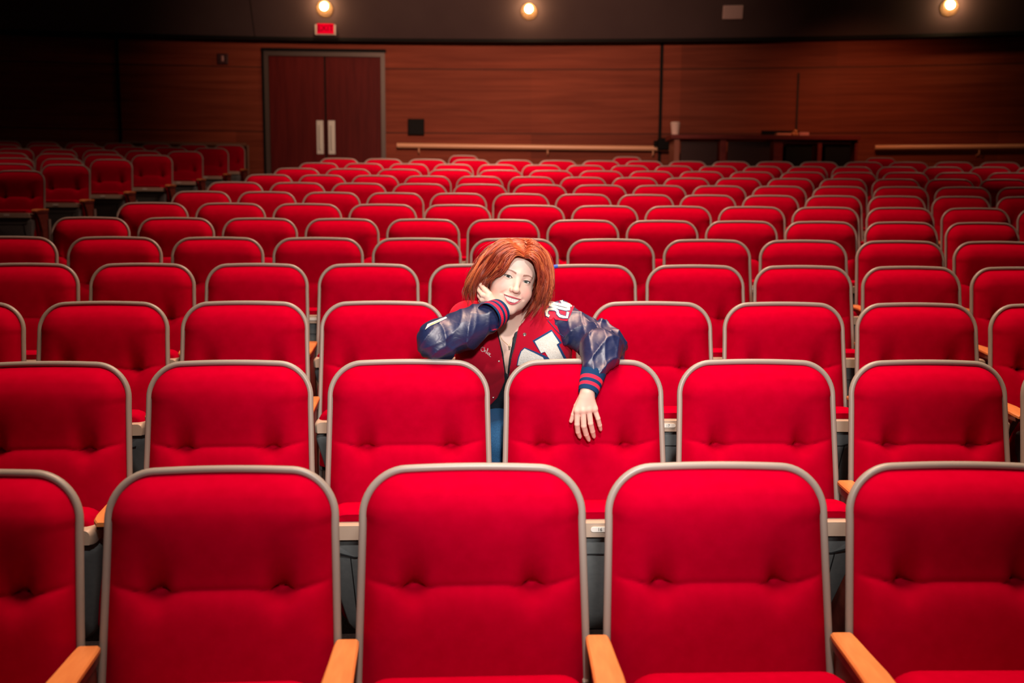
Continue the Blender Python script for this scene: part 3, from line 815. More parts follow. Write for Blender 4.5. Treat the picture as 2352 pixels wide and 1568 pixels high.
def rhand(Pt):
    d = rc(Pt, RWR+(REL-RWR)*.10, fw(1136, 704, 3.258), .026, .0235)
    for i, (p, r) in enumerate(RF[:4]):
        d = smin(d, rc(Pt, fw(1136, 701, 3.255), p[0], .0155, r[0]), .010)
    g = None
    for p, r in RF:
        e = chain(Pt, p, r, .0015); g = e if g is None else np.minimum(g, e)
    return smin(d, g, .003)
def arms_skin(Pt):
    d = chain(Pt, [RSH+np.array([.0, .0, .01]), REL+np.array([.01, .0, .01]), RWR], [.030, .028, .023])
    return np.minimum(d, chain(Pt, [LSH, LEL, LMID, LWR], [.030, .030, .028, .023]))
HIPL, HIPR = (-.09, 3.93, .78), (.09, 3.93, .78)
KNL, KNR = (-.045, 3.475, .775), (.15, 3.475, .775)
def legs(Pt, g=0):
    d = chain(Pt, [HIPL, KNL, (-.05, 3.60, .34)], [.095+g, .066+g, .05+g])
    return smin(d, chain(Pt, [HIPR, KNR, (.14, 3.60, .34)], [.095+g, .066+g, .05+g]), .01)

SKIN = attr_mat(nmat('skin', (.8, .5, .4), .46, spec=.35, Subsurface_Weight=.12, Subsurface_Radius=(.5, .2, .1), Subsurface_Scale=.012))
nz_ = N(SKIN, 'ShaderNodeTexNoise', i_Scale=900, i_Detail=2); bp_ = N(SKIN, 'ShaderNodeBump', i_Strength=.06, i_Distance=.001)
L(SKIN, nz_.outputs['Fac'], bp_.inputs['Height']); L(SKIN, bp_.outputs[0], bsdf(SKIN).inputs['Normal'])
person = thing('person', 'smiling red-haired person in a red and navy varsity jacket leaning over two seat backs', 'person', (0, 3.8, floor_z(2)))
PO = np.array(person.location)
def pobj(name, V, Fq, mat, parent=None):
    me = mesh_np(name, np.asarray(V)-PO, Fq)
    return smooth(obj(name, me, mat, parent or person))
# one body mesh: fine head, fine hands, coarse rest
Vs, Fs, Cs = [], [], []; base = np.array([.84, .57, .475]); off = 0
def add_part(f, lo, hi, h, keep=None, colf=None):
    global off
    V, Q = evalgrid(f, lo, hi, h)
    if keep is not None:
        kv = keep(V); Q = Q[kv[Q].all(1)]; used = np.unique(Q); mp = np.full(len(V), -1); mp[used] = np.arange(len(used)); V = V[used]; Q = mp[Q]
    c = np.tile(base, (len(V), 1))
    if colf: c = colf(V, c)
    Vs.append(V); Fs.append(Q+off); Cs.append(c); off += len(V)
def mixc(c, col, w): w = np.clip(w, 0, 1)[:, None]; return c*(1-w)+np.array(col)*w
def facecol(V, c):
    q = toh(V); x = np.abs(q[:, 0]); z = q[:, 2]; front = q[:, 1] < -.045
    c = mixc(c, (.80, .33, .29), .60*np.exp(-((x-.042)**2+(z+.038)**2)/.020**2)*front)
    c = mixc(c, (.84, .48, .40), .35*np.exp(-(x**2+(z+.038)**2)/.012**2)*front)
    c = mixc(c, (.90, .68, .60), .5*np.exp(-(x**2+(z-.045)**2)/.03**2)*front)
    zu, zl = z_up(x), z_lo(x); inx = np.clip((.0325-x)/.002, 0, 1)
    taper = np.clip(1-(x/.0335)**2, 0, 1); sm = lambda t: np.clip(t/.0012+.5, 0, 1)
    lip = sm(zu+.0052*taper-z)*sm(z-(zl-.0068*taper))*sm(.0335-x)*front
    c = mixc(c, (.52, .055, .095), .95*lip)
    c = mixc(c, (.12, .012, .015), .9*sm(zu-z-.0008)*sm(z-zl-.0008)*sm(.030-x)*(q[:, 1] > -.078)*front)
    # brows
    bx = np.clip((x-.014)/.031, 0, 1); bz = .0165+.0055*np.sin(bx*np.pi*.62)-.004*bx**3; th = .0036*(1-.6*bx)
    c = mixc(c, (.26, .085, .055), .95*np.exp(-((z-bz)/th)**4)*(x > .012)*(x < .047)*front*(.88+.12*np.sin(x*2600+z*1500)))
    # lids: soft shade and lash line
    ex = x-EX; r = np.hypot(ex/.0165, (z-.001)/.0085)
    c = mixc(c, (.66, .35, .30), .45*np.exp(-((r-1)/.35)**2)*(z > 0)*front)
    return c
add_part(skin_up, (-.17, 3.22, 1.10), (.17, 3.62, 1.55), .0016, lambda V: V[:, 2] > 1.105, facecol)
add_part(chest, (-.30, 3.25, .60), (.30, 4.15, 1.40), .006, lambda V: V[:, 2] < 1.112)
def hcol(u0):
    def f(V, c):
        s = .5+.5*np.sin(V[:, 0]*300)*np.sin(V[:, 2]*260)
        return mixc(c, (.80, .42, .34), .25*s)
    return f
tips = [p[-1] for p, r in LF]
def lcol(V, c):
    c = mixc(c, (.80, .38, .31), .18+0*V[:, 0])
    for p, r in LF:
        for q in p[-3:-1]: c = mixc(c, (.74, .30, .25), .28*np.exp(-(np.linalg.norm(V-q, axis=1)/.008)**2))
        c = mixc(c, (.78, .34, .30), .45*np.exp(-(np.linalg.norm(V-p[-1], axis=1)/.009)**2))
    return c
lo = np.min([p for q, r in LF for p in q], 0)-.04; hi = np.max([p for q, r in LF for p in q], 0)+.05; hi[2] = fw(1350, 868)[2]
add_part(lhand, lo, hi, .0014, lambda V: V[:, 2] < hi[2]-.004, lcol)
lo = np.min([p for q, r in RF for p in q], 0)-.03; hi = np.max([p for q, r in RF for p in q], 0)+.035
add_part(rhand, lo, hi, .0014, None, lcol)
add_part(arms_skin, (-.35, 3.0, .95), (.45, 3.65, 1.35), .005)
add_part(lambda q: legs(q, -.006), (-.25, 3.35, .25), (.32, 4.10, .95), .008)
body = pobj('body', np.vstack(Vs), np.vstack(Fs), SKIN); color_attr(body.data, np.vstack(Cs))

# fingernails of the dangling hand
NAIL = nmat('fingernail', (.86, .55, .50), .25, spec=.6)
for p, r in LF[:4]:
    a = np.array(p[-1]); d = (a-p[-2]); d /= np.linalg.norm(d); up = np.array([0, -1., 0]); up -= (up@d)*d; up /= np.linalg.norm(up)
    sd = np.cross(d, up); V = []; nn = 7
    for i in range(nn):
        t = i/(nn-1); ww = .0046*math.sin(math.pi*(.18+.64*t))**.5
        for j in range(5):
            s = (j-2)/2; V.append(a+d*(-.0045+.0105*t)+sd*s*ww+up*(r[-1]*.93+.0006-.0022*s*s-.0016*t*t))
    pobj('fingernail', V, [(i*5+j, i*5+j+1, (i+1)*5+j+1, (i+1)*5+j) for i in range(nn-1) for j in range(4)], NAIL)

# eyes
EYEW = nmat('eye_white', (.82, .80, .78), .12, spec=.6); IRIS = nmat('iris', (.09, .11, .10), .1, spec=.8); PUP = nmat('pupil', (.004, .004, .004), .06, spec=.9)
for s in (-1, 1):
    c = fromh((s*EX, EYY, EZ)); look = np.array([0, 0, H])-c; look /= np.linalg.norm(look)
    q = Vector(look).to_track_quat('Z', 'Y').to_matrix().to_4x4(); M_ = Matrix.Translation(Vector(c-PO)) @ q
    def cap(name, r, a0, a1, mat, par, k=1.0):
        prof = [(r*math.sin(a), r*math.cos(a)*k) for a in np.linspace(a0, a1, 14)][::-1]
        return lathe(name, prof, mat, par, 32, M_)
    eb = cap('eyeball', ER, .001, 3.1, EYEW, person)
    ir = cap('iris', ER+.0002, .14, .50, IRIS, eb); cap('pupil', ER+.0003, .001, .20, PUP, ir)
    g = c; 
    # catchlight is the real lamp's reflection; lashes along the upper lid
    xs = np.linspace(-.0150, .0150, 18); pts = []
    for x in xs:
        top = .0046*(1-(x/.0148)**2)-.0007+x*.07; yy = EYY-math.sqrt(max((ER+.0016)**2-x*x-top*top, 1e-6))
        pts.append(fromh((s*(EX+x), yy, top+.0002))-PO)
    rr = .0004+.0011*np.sin(np.linspace(.05, 1, 18)*np.pi*.85)
    LASH = nmat('lash', (.02, .012, .01), .6)
    V, Q = tube_arrays(pts, rr, 6); smooth(obj('upper_lashes', mesh_np('upper_lashes', V, Q), LASH, person))
    pts2 = []
    for x in np.linspace(-.0145, .0148, 14):
        bot = -.0040*(1-(x/.0148)**2)-.0004+x*.07; yy = EYY-math.sqrt(max((ER+.0010)**2-x*x-bot*bot, 1e-6))
        pts2.append(fromh((s*(EX+x), yy, bot))-PO)
    V, Q = tube_arrays(pts2, .00035, 5); smooth(obj('lower_lashes', mesh_np('lower_lashes', V, Q), LASH, person))
# teeth
TEETH = nmat('tooth_enamel', (.86, .82, .76), .18, spec=.6)
tb = bmesh.new(); xs = [-.0290, -.0240, -.0190, -.0140, -.0078, 0, .0078, .0140, .0190, .0240, .0290]
def tooth(bm, xc, w, z0, z1, y):
    M_ = Matrix.Translation((xc, y, (z0+z1)/2)) @ Matrix.Rotation(-xc*14, 4, 'Z')
    box(bm, -w/2, w/2, -.002, .003, -(z1-z0)/2, (z1-z0)/2, M_, .0011)
for a, b in zip(xs[:-1], xs[1:]):
    xc = (a+b)/2; zt_ = z_up(abs(xc))+.003; zb = max(z_lo(abs(xc))-.001, -.0785+8*xc*xc)
    tooth(tb, xc, (b-a)*.97, zb, zt_, -.0805+13*xc*xc)
tb.transform(Matrix([[*RH[0], 0], [*RH[1], 0], [*RH[2], 0], [0, 0, 0, 1]])); tb.transform(Matrix.Translation(Vector(HC-PO)))
smooth(obj('teeth', tb, TEETH, person), 40)

# ---- clothing
def interp(z, zs, xs_): return np.interp(z, zs, xs_)
def px_curve(pts, Y):
    w_ = [Pn(u, v, Y) for u, v in pts]; o = np.argsort([q[2] for q in w_]); return np.array([w_[i][2] for i in o]), np.array([w_[i][0] for i in o])
JL = px_curve([(1120, 700), (1140, 730), (1143, 765), (1153, 811), (1159, 857), (1159, 885), (1152, 906), (1141, 934), (1120, 960), (1080, 985), (1040, 1010)], 3.40)
JR = px_curve([(1216, 700), (1193, 742), (1184, 786), (1175, 820), (1170, 850), (1166, 890), (1170, 960), (1200, 1000)], 3.40)
BL = px_curve([(1110, 690), (1138, 730), (1145, 765), (1156, 811), (1161, 857), (1164, 890), (1165, 1000)], 3.40)
BR = px_curve([(1222, 700), (1184, 740), (1176, 786), (1169, 825), (1166, 857), (1164.5, 890), (1164, 1000)], 3.40)
def wedge(Pt, A, B): return np.maximum(np.maximum(interp(Pt[:, 2], *A)-Pt[:, 0], Pt[:, 0]-interp(Pt[:, 2], *B)), Pt[:, 1]-3.80)
def torso(Pt, g):
    t = rc(Pt, (-.080, 3.50, 1.11), (-.10, 3.93, .78), .118+g, .140+g)
    t = smin(t, rc(Pt, (.095, 3.50, 1.11), (.10, 3.93, .78), .118+g, .140+g), .08)
    t = smin(t, rc(Pt, (-.115, 3.505, 1.185), (.135, 3.505, 1.185), .074+g, .074+g), .06)
    t = smin(t, rc(Pt, NB+np.array([-.03, .08, .0]), NB+np.array([.03, .08, .0]), .060+g, .060+g), .05)
    return t
def folds(Pt, amp, k=1.0):
    x, y, z = Pt[:, 0]*k, Pt[:, 1]*k, Pt[:, 2]*k
    a = 1-np.sqrt(np.sin(25*x-11*z+9*y+1.3*np.sin(13*z-9*x)+.9*np.sin(15*y))**2+.015)
    b = 1-np.sqrt(np.sin(-9*x+31*z+17*y+1.2*np.sin(17*x+7*y))**2+.02)
    return amp*(a**5*.9+b**7*.7)
def sfold(Pt, amp, ph):
    x, y, z = Pt[:, 0], Pt[:, 1], Pt[:, 2]
    tri = lambda t: np.abs(((t/np.pi) % 1)*2-1)             # sharp-crested wave
    w1 = tri(31*x+19*z+8*y+1.5*np.sin(17*z-11*x+ph[0])+.8*np.sin(31*y+9*x)); w2 = tri(-14*x+37*z+21*y+1.7*np.sin(21*x+9*y+ph[1]))
    w3 = tri(52*x-30*z+15*y+2.0*np.sin(15*z+12*x+ph[2]))
    m = .5+.5*np.sin(23*x+17*z-19*y+ph[2])
    return amp*((w1**3)*m+(w2**3)*(1-m)*.9+(w3**4)*.35)
def jacket(Pt):
    d = torso(Pt, .0)
    t_sh = sph(Pt, Pn(1070, 733, 3.50), .064); d = smin(d, t_sh, .04)
    # collar roll around the neck
    q = Pt-(NB+np.array([.008, .055, .030])); q2 = q.copy(); ring = np.hypot(np.hypot(q2[:, 0], q2[:, 1]*.95)-.075, q2[:, 2]*.75+q2[:, 1]*-.25)-.015
    d = smin(d, ring, .012)
    shell = np.maximum(d, -(d+.007))
    w_ = wedge(Pt, JL, JR)
    d2 = smax(d, -(-d-.012)*0-w_, .004) if False else smax(d, -w_, .004)
    return d2+folds(Pt, .0035, .6)*.6
def sleeve_r(Pt):
    d = chain(Pt, [RSH+np.array([-.005, -.02, -.02]), REL+(-.008, .0, .004), REL+(RWR-REL)*.45, REL+(RWR-REL)*.84], [.064, .058, .060, .053], .03)
    d = smin(d, sph(Pt, REL+np.array([-.008, .01, .010]), .056), .03)
    t = (Pt-REL)@((RWR-REL)/np.linalg.norm(RWR-REL))
    return d-sfold(Pt, .0105, (.3, -.2, .9))*np.clip(1.15-t*3, .35, 1)+.003
def sleeve_l(Pt):
    d = chain(Pt, [LSH+np.array([-.005, 0, -.004]), LEL+np.array([.0, 0, .0]), LMID+np.array([.004, .0, .006]), LMID+(LWR-LMID)*.50], [.072, .058, .056, .042], .045)
    d = smin(d, rc(Pt, Pn(1374, 768, 3.37), Pn(1382, 738, 3.37), .044, .012), .025)
    d = smin(d, rc(Pt, Pn(1404, 806, 3.30), Pn(1419, 822, 3.27), .034, .016), .03)
    return d-sfold(Pt+np.array([.3, .1, .05]), .0110, (.5, .2, .6))+.003
def btop(Pt): return smax(torso(Pt, -.0035), -wedge(Pt, BL, BR), .003)
JRED = nmat('jacket_wool', (.50, .004, .026), .85, spec=.12, Sheen_Weight=.15, Sheen_Roughness=.5, Sheen_Tint=(1, .2, .25))
nz_ = N(JRED, 'ShaderNodeTexNoise', i_Scale=700, i_Detail=3); bp_ = N(JRED, 'ShaderNodeBump', i_Strength=.25, i_Distance=.002)
L(JRED, nz_.outputs['Fac'], bp_.inputs['Height']); L(JRED, bp_.outputs[0], bsdf(JRED).inputs['Normal'])
LEATH = nmat('navy_leather', (.004, .017, .095), .46, spec=1.0, Coat_Weight=.35, Coat_Roughness=.5, Coat_Tint=(1, .8, .65))
nz_ = N(LEATH, 'ShaderNodeTexNoise', i_Scale=11, i_Detail=1.5, i_Distortion=.8); bp_ = N(LEATH, 'ShaderNodeBump', i_Strength=.16, i_Distance=.012)
L(LEATH, nz_.outputs['Fac'], bp_.inputs['Height']); L(LEATH, bp_.outputs[0], bsdf(LEATH).inputs['Normal'])
BTOP = noise_color(nmat('black_lace', (.006, .007, .01), .7), (.003, .004, .007), (.02, .03, .045), 260, bump=.6, bscale=200)
DENIM = noise_color(nmat('denim', (.02, .1, .25), .85), (.008, .06, .16), (.02, .12, .28), 300, bump=.4, bscale=500)
jk = pobj('jacket', *evalgrid(jacket, (-.34, 3.24, .70), (.34, 4.15, 1.40), .0042), JRED)
pobj('black_top', *evalgrid(btop, (-.30, 3.25, .70), (.30, 4.15, 1.35), .006), BTOP)
pobj('jeans', *evalgrid(lambda q: smin(legs(q, .008), rc(q, (-.09, 3.95, .80), (.09, 3.95, .80), .125, .125), .03)+folds(q, .004), (-.30, 3.34, .26), (.36, 4.15, 1.0), .006), DENIM)
s1 = pobj('sleeve', *evalgrid(sleeve_r, (-.42, 3.10, 1.0), (.02, 3.66, 1.36), .0036), LEATH, jk)
s2 = pobj('sleeve', *evalgrid(sleeve_l, (.02, 3.02, .92), (.48, 3.68, 1.36), .0036), LEATH, jk)
# shoes
for x in (-.05, .14):
    f = lambda q: smin(rc(q, (x, 3.60, .262), (x, 3.46, .248), .045, .038), rc(q, (x, 3.62, .27), (x, 3.60, .34), .045, .042), .02)
    g = lambda q: smax(f(q), floor_z(2)+.004-q[:, 2], .004)
    pobj('shoe', *evalgrid(g, (x-.08, 3.38, .18), (x+.08, 3.70, .40), .005), nmat('shoe', (.6, .58, .55), .6))
# ribbed striped cuffs
NAVYK = (.004, .035, .11); REDK = (.75, .02, .06)
CUFFM = attr_mat(nmat('ribbed_knit', (0, 0, 0), .85, spec=.15))
def cuff(a, b, ra, rb, bands, squash=1.0):
    a = np.array(a, float); b = np.array(b, float); d = (b-a)/np.linalg.norm(b-a); u_ = np.cross(d, [0, 1., 0]); u_ /= np.linalg.norm(u_); w_ = np.cross(d, u_)
    ns, nt = 144, 60; V = []; col = []
    for i in range(nt+8):
        t = min(i/(nt-1), 1); r = ra+(rb-ra)*t+.0015*math.sin(t*math.pi)
        if i >= nt: r -= .0012*(i-nt+1); t = 1-.02*(i-nt+1)
        for j in range(ns):
            an = 2*math.pi*j/ns; rr = r+(.0007 if j % 3 == 0 else 0)
            V.append(a+(b-a)*t+rr*(math.cos(an)*u_+squash*math.sin(an)*w_))
            c_ = NAVYK
            for t0, t1 in bands:
                if t0 < t < t1: c_ = REDK
            col.append(c_)
    Q = [(i*ns+j, i*ns+(j+1) % ns, (i+1)*ns+(j+1) % ns, (i+1)*ns+j) for i in range(nt+7) for j in range(ns)]
    o = pobj('ribbed_cuff', V, Q, CUFFM, jk); color_attr(o.data, np.array(col)); return o
ax = (RWR-REL)/np.linalg.norm(RWR-REL)
cuff(Pn(1121, 729, 3.185), Pn(1147, 715, 3.228), .047, .0425, ((.16, .38), (.56, .76)))
cuff(LMID+(LWR-LMID)*.50+np.array([0, -.004, 0]), Pn(1350, 903, 3.052), .040, .0295, ((.44, .57), (.70, .83)), .85)

# surface finders
def march(f, u, v, y0=2.9):
    d = np.array(pix(u, v)); d /= np.linalg.norm(d); p = np.array(P(u, v, y0)); 
    for _ in range(140):
        s = f(p[None])[0]
        if s < .0004: break
        p = p+d*min(s*.7, .03)
        if p[1] > 3.9: return None
    return p
def patch(name, polys, f, lift, thick, mat, parent, step=3.0, push=None):
    """a cloth patch sewn onto surface f: each outline (photo px) is draped on the surface"""
    bm = bmesh.new()
    for poly in polys:
        A = np.array(poly, float); x0, y0 = A.min(0); x1, y1 = A.max(0); pts = []; edges = []
        n = len(A)
        for i in range(n):
            a, b = A[i], A[(i+1) % n]; m_ = max(1, int(np.hypot(*(b-a))/step))
            for k in range(m_): pts.append(a+(b-a)*k/m_)
        nb = len(pts); edges = [(i, (i+1) % nb) for i in range(nb)]
        for gx in np.arange(x0+step/2, x1, step):
            for gy in np.arange(y0+step/2, y1, step): 
                pts.append(np.array([gx, gy]))
        vo, eo, fo, *_ = delaunay_2d_cdt([Vector(p) for p in pts], edges, [list(range(nb))], 1, .01)
        W = []
        for p in vo:
            q = march(f, p[0], p[1])
            W.append(q)
        ok = [q is not None for q in W]
        cen = Vector((0, 0, 0)); vt = []
        toward = lambda q: (np.array([0, 0, H])-q)/np.linalg.norm(np.array([0, 0, H])-q)
        top = [bm.verts.new(q+toward(q)*(lift+thick)-PO) if o else None for q, o in zip(W, ok)]
        bot = [bm.verts.new(q+toward(q)*(lift-.003)-PO) if o else None for q, o in zip(W, ok)]
        cnt = {}
        for t in fo:
            if all(ok[i] for i in t):
                bm.faces.new([top[i] for i in t])
                for i in range(3):
                    k = tuple(sorted((t[i], t[(i+1) % 3]))); cnt.setdefault(k, []).append((t[i], t[(i+1) % 3]))
        for k, l in cnt.items():
            if len(l) == 1: a, b = l[0]; bm.faces.new((top[a], top[b], bot[b], bot[a]))
    bmesh.ops.recalc_face_normals(bm, faces=bm.faces)
    return smooth(obj(name, bm, mat, parent), 50)
def stroke_poly(pts, w_):
    pts = np.array(pts, float); T = np.gradient(pts, axis=0); T /= np.linalg.norm(T, axis=1)[:, None]; Nn = np.stack([-T[:, 1], T[:, 0]], 1)*w_/2
    return np.vstack([pts+Nn, (pts-Nn)[::-1]])
WHITEC = noise_color(nmat('chenille_white', (.8, .78, .74), .9), (.66, .63, .58), (.86, .84, .80), 260, bump=.8, bscale=420)
NAVYC = nmat('navy_felt', (.006, .045, .16), .85); REDC = nmat('red_felt', (.66, .01, .05), .85)
zp = lambda L_: [(1150+a*.12114, 670+b*.12114) for a, b in L_]
J2 = lambda q: jacket(q)
patch('letter_backing', [zp([(603, 925), (963, 713), (1163, 965), (1108, 1003), (1215, 1200), (1290, 1330), (1000, 1400), (860, 1285), (905, 1230), (840, 1140), (770, 1180)]),
                         zp([(452, 1050), (640, 1125), (830, 1205), (905, 1245), (870, 1400), (300, 1400), (328, 1240), (375, 1120)])], J2, .001, .0012, NAVYC, jk, 4)
patch('letter_patch', [zp([(645, 940), (970, 750), (1110, 965), (1060, 1000), (1175, 1230), (1230, 1330), (1000, 1370), (895, 1230), (838, 1135), (765, 1160)]),
                       zp([(452, 1072), (640, 1160), (800, 1240), (830, 1300), (800, 1400), (315, 1400), (348, 1250), (392, 1130)])], J2, .0015, .003, WHITEC, jk, 4)['label'] = 'white felt letter edged in navy'
patch('year_backing', [zp([(838, 440), (850, 300), (880, 240), (905, 120), (1000, 85), (1160, 120), (1395, 280), (1330, 420), (1262, 555), (1040, 525), (1000, 480), (960, 525), (875, 522)])],
      lambda q: np.minimum(sleeve_l(q), jacket(q)), .001, .001, REDC, s2, 4)
def digits(w_): return [stroke_poly(zp(p), w_*.12114) for p in (
    [(925, 462), (878, 440), (868, 370), (900, 328), (960, 322), (1030, 330), (1075, 360), (1082, 410), (1120, 455), (1180, 472), (1255, 482), (1278, 380)],
    [(1100, 235), (960, 205), (910, 222), (935, 250), (1100, 300), (1240, 332), (1300, 325), (1305, 290), (1200, 258), (1105, 236)],
    [(1012, 182), (955, 168), (945, 135), (995, 115), (1070, 125), (1150, 150), (1165, 195), (1250, 225), (1355, 262)])]
fs_ = lambda q: np.minimum(sleeve_l(q), jacket(q))
patch('year_outline', digits(78), fs_, .0025, .0008, NAVYC, s2, 2.5)
patch('year_numerals', digits(50), fs_, .0040, .0020, WHITEC, s2, 2.5)['label'] = 'white chenille numerals edged in navy and red'
# white patch on the other sleeve
patch('sleeve_patch', [[(976, 757), (982, 744), (1001, 736), (1024, 727), (1027, 730), (1004, 741), (988, 748)]], sleeve_r, .001, .0015, WHITEC, s1, 2.5)
patch('sleeve_patch_edge', [[(984, 748), (990, 744), (1010, 735), (1020, 731), (1006, 738), (990, 746)]], sleeve_r, .003, .0008, nmat('gold_felt', (.75, .5, .12), .8), s1, 2.5)
# embroidered cursive name
THREAD = nmat('white_thread', (.85, .83, .80), .6)
cur = [[(1111, 799), (1108, 796.5), (1105, 799), (1105, 804), (1108, 807), (1112, 805.5)], [(1113, 797), (1112.5, 808), (1114, 804), (1116, 804.5), (1116, 811), (1118, 810)],
       [(1118, 810), (1121, 801), (1119.5, 801), (1119, 812), (1121, 812.5)], [(1122.5, 809), (1120.5, 812), (1122, 815), (1124, 812.5), (1122.5, 809)], [(1124, 815), (1126.5, 812.5), (1125, 811.5), (1124, 816), (1126, 818.5), (1128, 819)]]
nb = bmesh.new()
for c_ in cur:
    pp = crom([(a, b) for a, b in c_], 24); W = [march(J2, a, b) for a, b in pp]; W = [q for q in W if q is not None]
    if len(W) > 3:
        V, Q = tube_arrays([q+np.array([0, -.0012, 0])-PO for q in W], .0008, 6); vs = [nb.verts.new(v) for v in V]
        for f in Q: nb.faces.new([vs[i] for i in f])
smooth(obj('embroidered_name', nb, THREAD, jk))
# seams, snap buttons
SNAP = nmat('snap_metal', (.75, .72, .68), .22, metal=.9)
for u, v in ((1205, 768), (1133, 912), (1146, 829)):
    q = march(J2, u, v)
    if q is None: continue
    d = Vector(np.array([0, 0, H])-q).normalized(); M_ = Matrix.Translation(Vector(q-PO)) @ d.to_track_quat('Z', 'Y').to_matrix().to_4x4()
    r_ = .0062 if u > 1200 else .0035
    lathe('snap_button', [(r_, -.002), (r_, .001), (r_*.8, .0022), (r_*.5, .0016), (r_*.3, .0026), (.0005, .003)], SNAP, jk, 18, M_)
def seam(pxs, f, mat, r_=.0009, parent=None):
    W = [march(f, a, b) for a, b in crom(pxs, 40)]; W = [q+np.array([0, -.0006, 0])-PO for q in W if q is not None]
    if len(W) > 3:
        V, Q = tube_arrays(W, r_, 6); smooth(obj('seam', mesh_np('seam', V, Q), mat, parent or jk))
NAVP = nmat('navy_piping', (.006, .03, .12), .5)
seam([(1258, 736), (1272, 752), (1284, 765), (1296, 774)], fs_, NAVP, .0016)
seam([(1198, 742), (1190, 775), (1181, 810), (1176, 830)], J2, nmat('red_stitch', (.4, .004, .02), .9), .0008)
# necklace
GOLDM = nmat('gold_chain', (.85, .55, .22), .3, metal=.9)
sk = lambda q: chest(q)
W = [march(sk, a, b) for a, b in crom([(1147, 768), (1153, 779), (1160, 786), (1168, 792), (1173, 786), (1179, 772)], 36)]
V, Q = tube_arrays([q+np.array([0, -.001, 0])-PO for q in W if q is not None], .0008, 6)
nk = smooth(obj('necklace', mesh_np('necklace', V, Q), GOLDM, person))
q = march(sk, 1170, 797); pb = bmesh.new(); M_ = Matrix.Translation(Vector(q-PO)+Vector((0, -.003, 0)))
box(pb, -.0028, .0028, -.0012, .0012, -.008, .006, M_, .0008); box(pb, -.0042, .0042, -.0015, .0008, .001, .005, M_, .0008); obj('pendant', pb, nmat('pendant', (.25, .2, .14), .35, metal=.7), nk)

# ---- hair
HAIRM = nmat('auburn_hair', (.5, .12, .03), .34, spec=.55, Coat_Weight=.15, Coat_Roughness=.3); attr_mat(HAIRM)
GA = [[(1203, 590, 3.262), (1187, 583, 3.25), (1174, 592, 3.248), (1163, 612, 3.252), (1150, 626, 3.262), (1132, 633, 3.272)],
      [(1203, 584, 3.28), (1180, 573, 3.262), (1160, 588, 3.256), (1147, 612, 3.262), (1130, 634, 3.272), (1114, 652, 3.285)],
      [(1202, 577, 3.30), (1172, 564, 3.28), (1145, 582, 3.275), (1124, 615, 3.285), (1108, 650, 3.285), (1099, 692, 3.292)],
      [(1198, 568, 3.34), (1162, 556, 3.31), (1127, 578, 3.30), (1104, 610, 3.30), (1087, 650, 3.31), (1084, 697, 3.32)],
      [(1192, 558, 3.38), (1157, 552, 3.36), (1120, 578, 3.34), (1095, 612, 3.33), (1073, 650, 3.33), (1074, 694, 3.34)],
      [(1186, 553, 3.43), (1152, 557, 3.43), (1117, 590, 3.42), (1094, 630, 3.40), (1080, 670, 3.38), (1087, 708, 3.38)],
      [(1182, 553, 3.46), (1155, 572, 3.50), (1130, 610, 3.50), (1112, 650, 3.47), (1103, 685, 3.43), (1110, 716, 3.41)]]
GB = [[(1206, 590, 3.262), (1216, 587, 3.25), (1229, 598, 3.258), (1237, 622, 3.268), (1237, 650, 3.278), (1232, 688, 3.290)],
      [(1206, 584, 3.28), (1222, 578, 3.262), (1239, 598, 3.268), (1246, 632, 3.280), (1243, 672, 3.288), (1224, 716, 3.295)],
      [(1205, 577, 3.30), (1226, 570, 3.28), (1246, 594, 3.285), (1255, 635, 3.29), (1252, 685, 3.295), (1232, 732, 3.30)],
      [(1202, 567, 3.34), (1225, 561, 3.31), (1250, 590, 3.31), (1262, 640, 3.31), (1260, 690, 3.31), (1240, 736, 3.32)],
      [(1196, 557, 3.38), (1220, 555, 3.36), (1245, 583, 3.35), (1260, 630, 3.34), (1258, 685, 3.34), (1225, 728, 3.34)],
      [(1190, 553, 3.43), (1213, 556, 3.43), (1238, 590, 3.42), (1248, 640, 3.41), (1243, 690, 3.39), (1208, 738, 3.37)],
      [(1186, 553, 3.46), (1200, 568, 3.50), (1215, 610, 3.51), (1222, 660, 3.48), (1212, 705, 3.43), (1185, 748, 3.40)]]
GC = [GA[6], [(1184, 553, 3.47), (1160, 578, 3.54), (1145, 620, 3.54), (1135, 660, 3.50), (1130, 700, 3.46), (1135, 730, 3.44)],
      [(1185, 553, 3.47), (1180, 580, 3.55), (1178, 625, 3.56), (1172, 670, 3.52), (1165, 705, 3.47), (1165, 735, 3.45)], GB[6]]
def gl(Gs): return np.array([[Pn(*c) for c in g] for g in Gs])
GA, GB, GC = gl(GA), gl(GB), gl(GC)
HV, HF, HCo = [], [], []; ho = 0
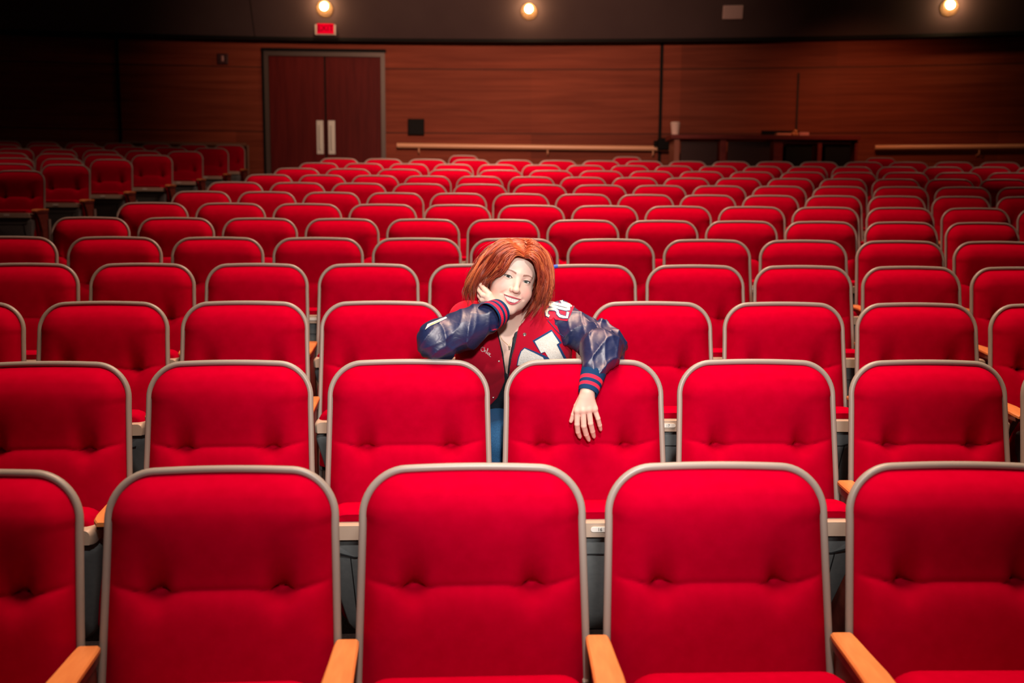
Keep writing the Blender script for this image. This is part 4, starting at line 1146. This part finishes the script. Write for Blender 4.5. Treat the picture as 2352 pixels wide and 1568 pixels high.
def hair_group(Gs, clumps, per, jit, rmin, rmax, wave=.010, spread=.0036):
    global ho
    n = len(Gs); w6 = np.array([.12, .45, .8, 1, 1.15, 1.3])[:, None]
    dark = np.array([.13, .014, .008]); mid = np.array([.36, .050, .020]); lite = np.array([.68, .18, .060])
    for ci in range(clumps):
        t = rng.random()*(n-1); a = int(min(t, n-2)); f = t-a
        cp = Gs[a]*(1-f)+Gs[a+1]*f
        cp = cp+rng.normal(0, jit, 3)*w6+rng.normal(0, jit*.5, (6, 3))*w6
        ph, fq, am = rng.uniform(0, 6.28), rng.uniform(5, 9), wave*rng.uniform(.3, 1.2); ctone = np.clip(rng.normal(.38, .30), 0, 1); ln = rng.uniform(.82, 1.0); dep = rng.random()
        tw = rng.normal(0, 1, 3)*.004
        for _k in range(per):
            o = rng.normal(0, 1, 3)*spread; S = 24; pts = crom(cp, S); s = np.linspace(0, 1, S)[:, None]
            pts = pts+o*np.clip(np.minimum(.35+s*2.0, 1.6-s*1.1), .25, 1)+tw*s*s
            pts[:, 0] += am*np.sin(s[:, 0]*fq+ph)*s[:, 0]; pts[:, 1] += am*.8*np.cos(s[:, 0]*fq+ph)*s[:, 0]; pts[:, 2] += am*.3*np.sin(s[:, 0]*fq*1.3+ph)*s[:, 0]
            pts = pts[:max(6, int(S*ln*rng.uniform(.9, 1.0)))]; S = len(pts); s = np.linspace(0, 1, S)
            for _ in range(3):
                d = headw(pts); gap = .0045+.008*dep; m_ = d < gap
                if not m_.any(): break
                e = 1e-3; g = np.stack([headw(pts+np.eye(3)[k]*e)-d for k in range(3)], 1)/e
                pts[m_] += g[m_]*(gap-d[m_])[:, None]
            r_ = rng.uniform(rmin, rmax); rr = r_*np.clip(np.minimum(.4+s*4, (1-s)*3.0+.10), .1, 1)
            V, Q = tube_arrays(pts, rr, 5, flat=.6)
            tone = np.clip(ctone+rng.normal(0, .14), 0, 1)
            c1 = dark+(mid-dark)*min(1, tone*2) if tone < .5 else mid+(lite-mid)*(tone-.5)*2
            root = mid*(1-tone*.9)+lite*tone*.9; k_ = np.clip(s*2.2-.25, 0, 1)[:, None]
            cc = np.repeat(root[None]*(1-k_)+c1[None]*k_, 5, 0)
            HV.append(V); HF.append(Q+ho); HCo.append(cc); ho += len(V)
hair_group(GA, 105, 13, .0055, .0008, .0019); hair_group(GB, 90, 13, .0045, .0008, .0019); hair_group(GC, 45, 12, .007, .0012, .0024)
hair_group(GA[0:2], 10, 12, .0022, .0008, .0016, .003, .0026); hair_group(GB[0:2], 9, 12, .0018, .0008, .0016, .003, .0024)
hair_group(GA[1:5], 40, 2, .011, .0004, .0007, .010); hair_group(GB[1:5], 36, 2, .010, .0004, .0007, .009)
hr = pobj('hair', np.vstack(HV), np.vstack(HF), HAIRM); color_attr(hr.data, np.vstack(HCo))
# scalp volume under the locks
def scalp(Pt):
    q = toh(Pt); d = head_l(q)-.0035
    cut = np.maximum(q[:, 2]*-1+.062-.35*(q[:, 1]+.06).clip(0)*4, -1)   # hairline plane rising to the forehead
    keep = q[:, 1]*0+(-.080+(.078-q[:, 2])*.95) - q[:, 1]*-1*-1
    d = smax(d, keep, .004)
    back = rc(Pt, fromh((.0, .045, .02)), fromh((0, .050, -.075))+np.array([0, 0, -.02]), .070, .052)
    back = smax(back, -(Pt[:, 1]-3.36), .01)
    return smin(d, back, .02)
pobj('hair_underlayer', *evalgrid(scalp, (-.16, 3.22, 1.16), (.17, 3.60, 1.53), .004), nmat('dark_auburn', (.22, .035, .014), .6), hr)
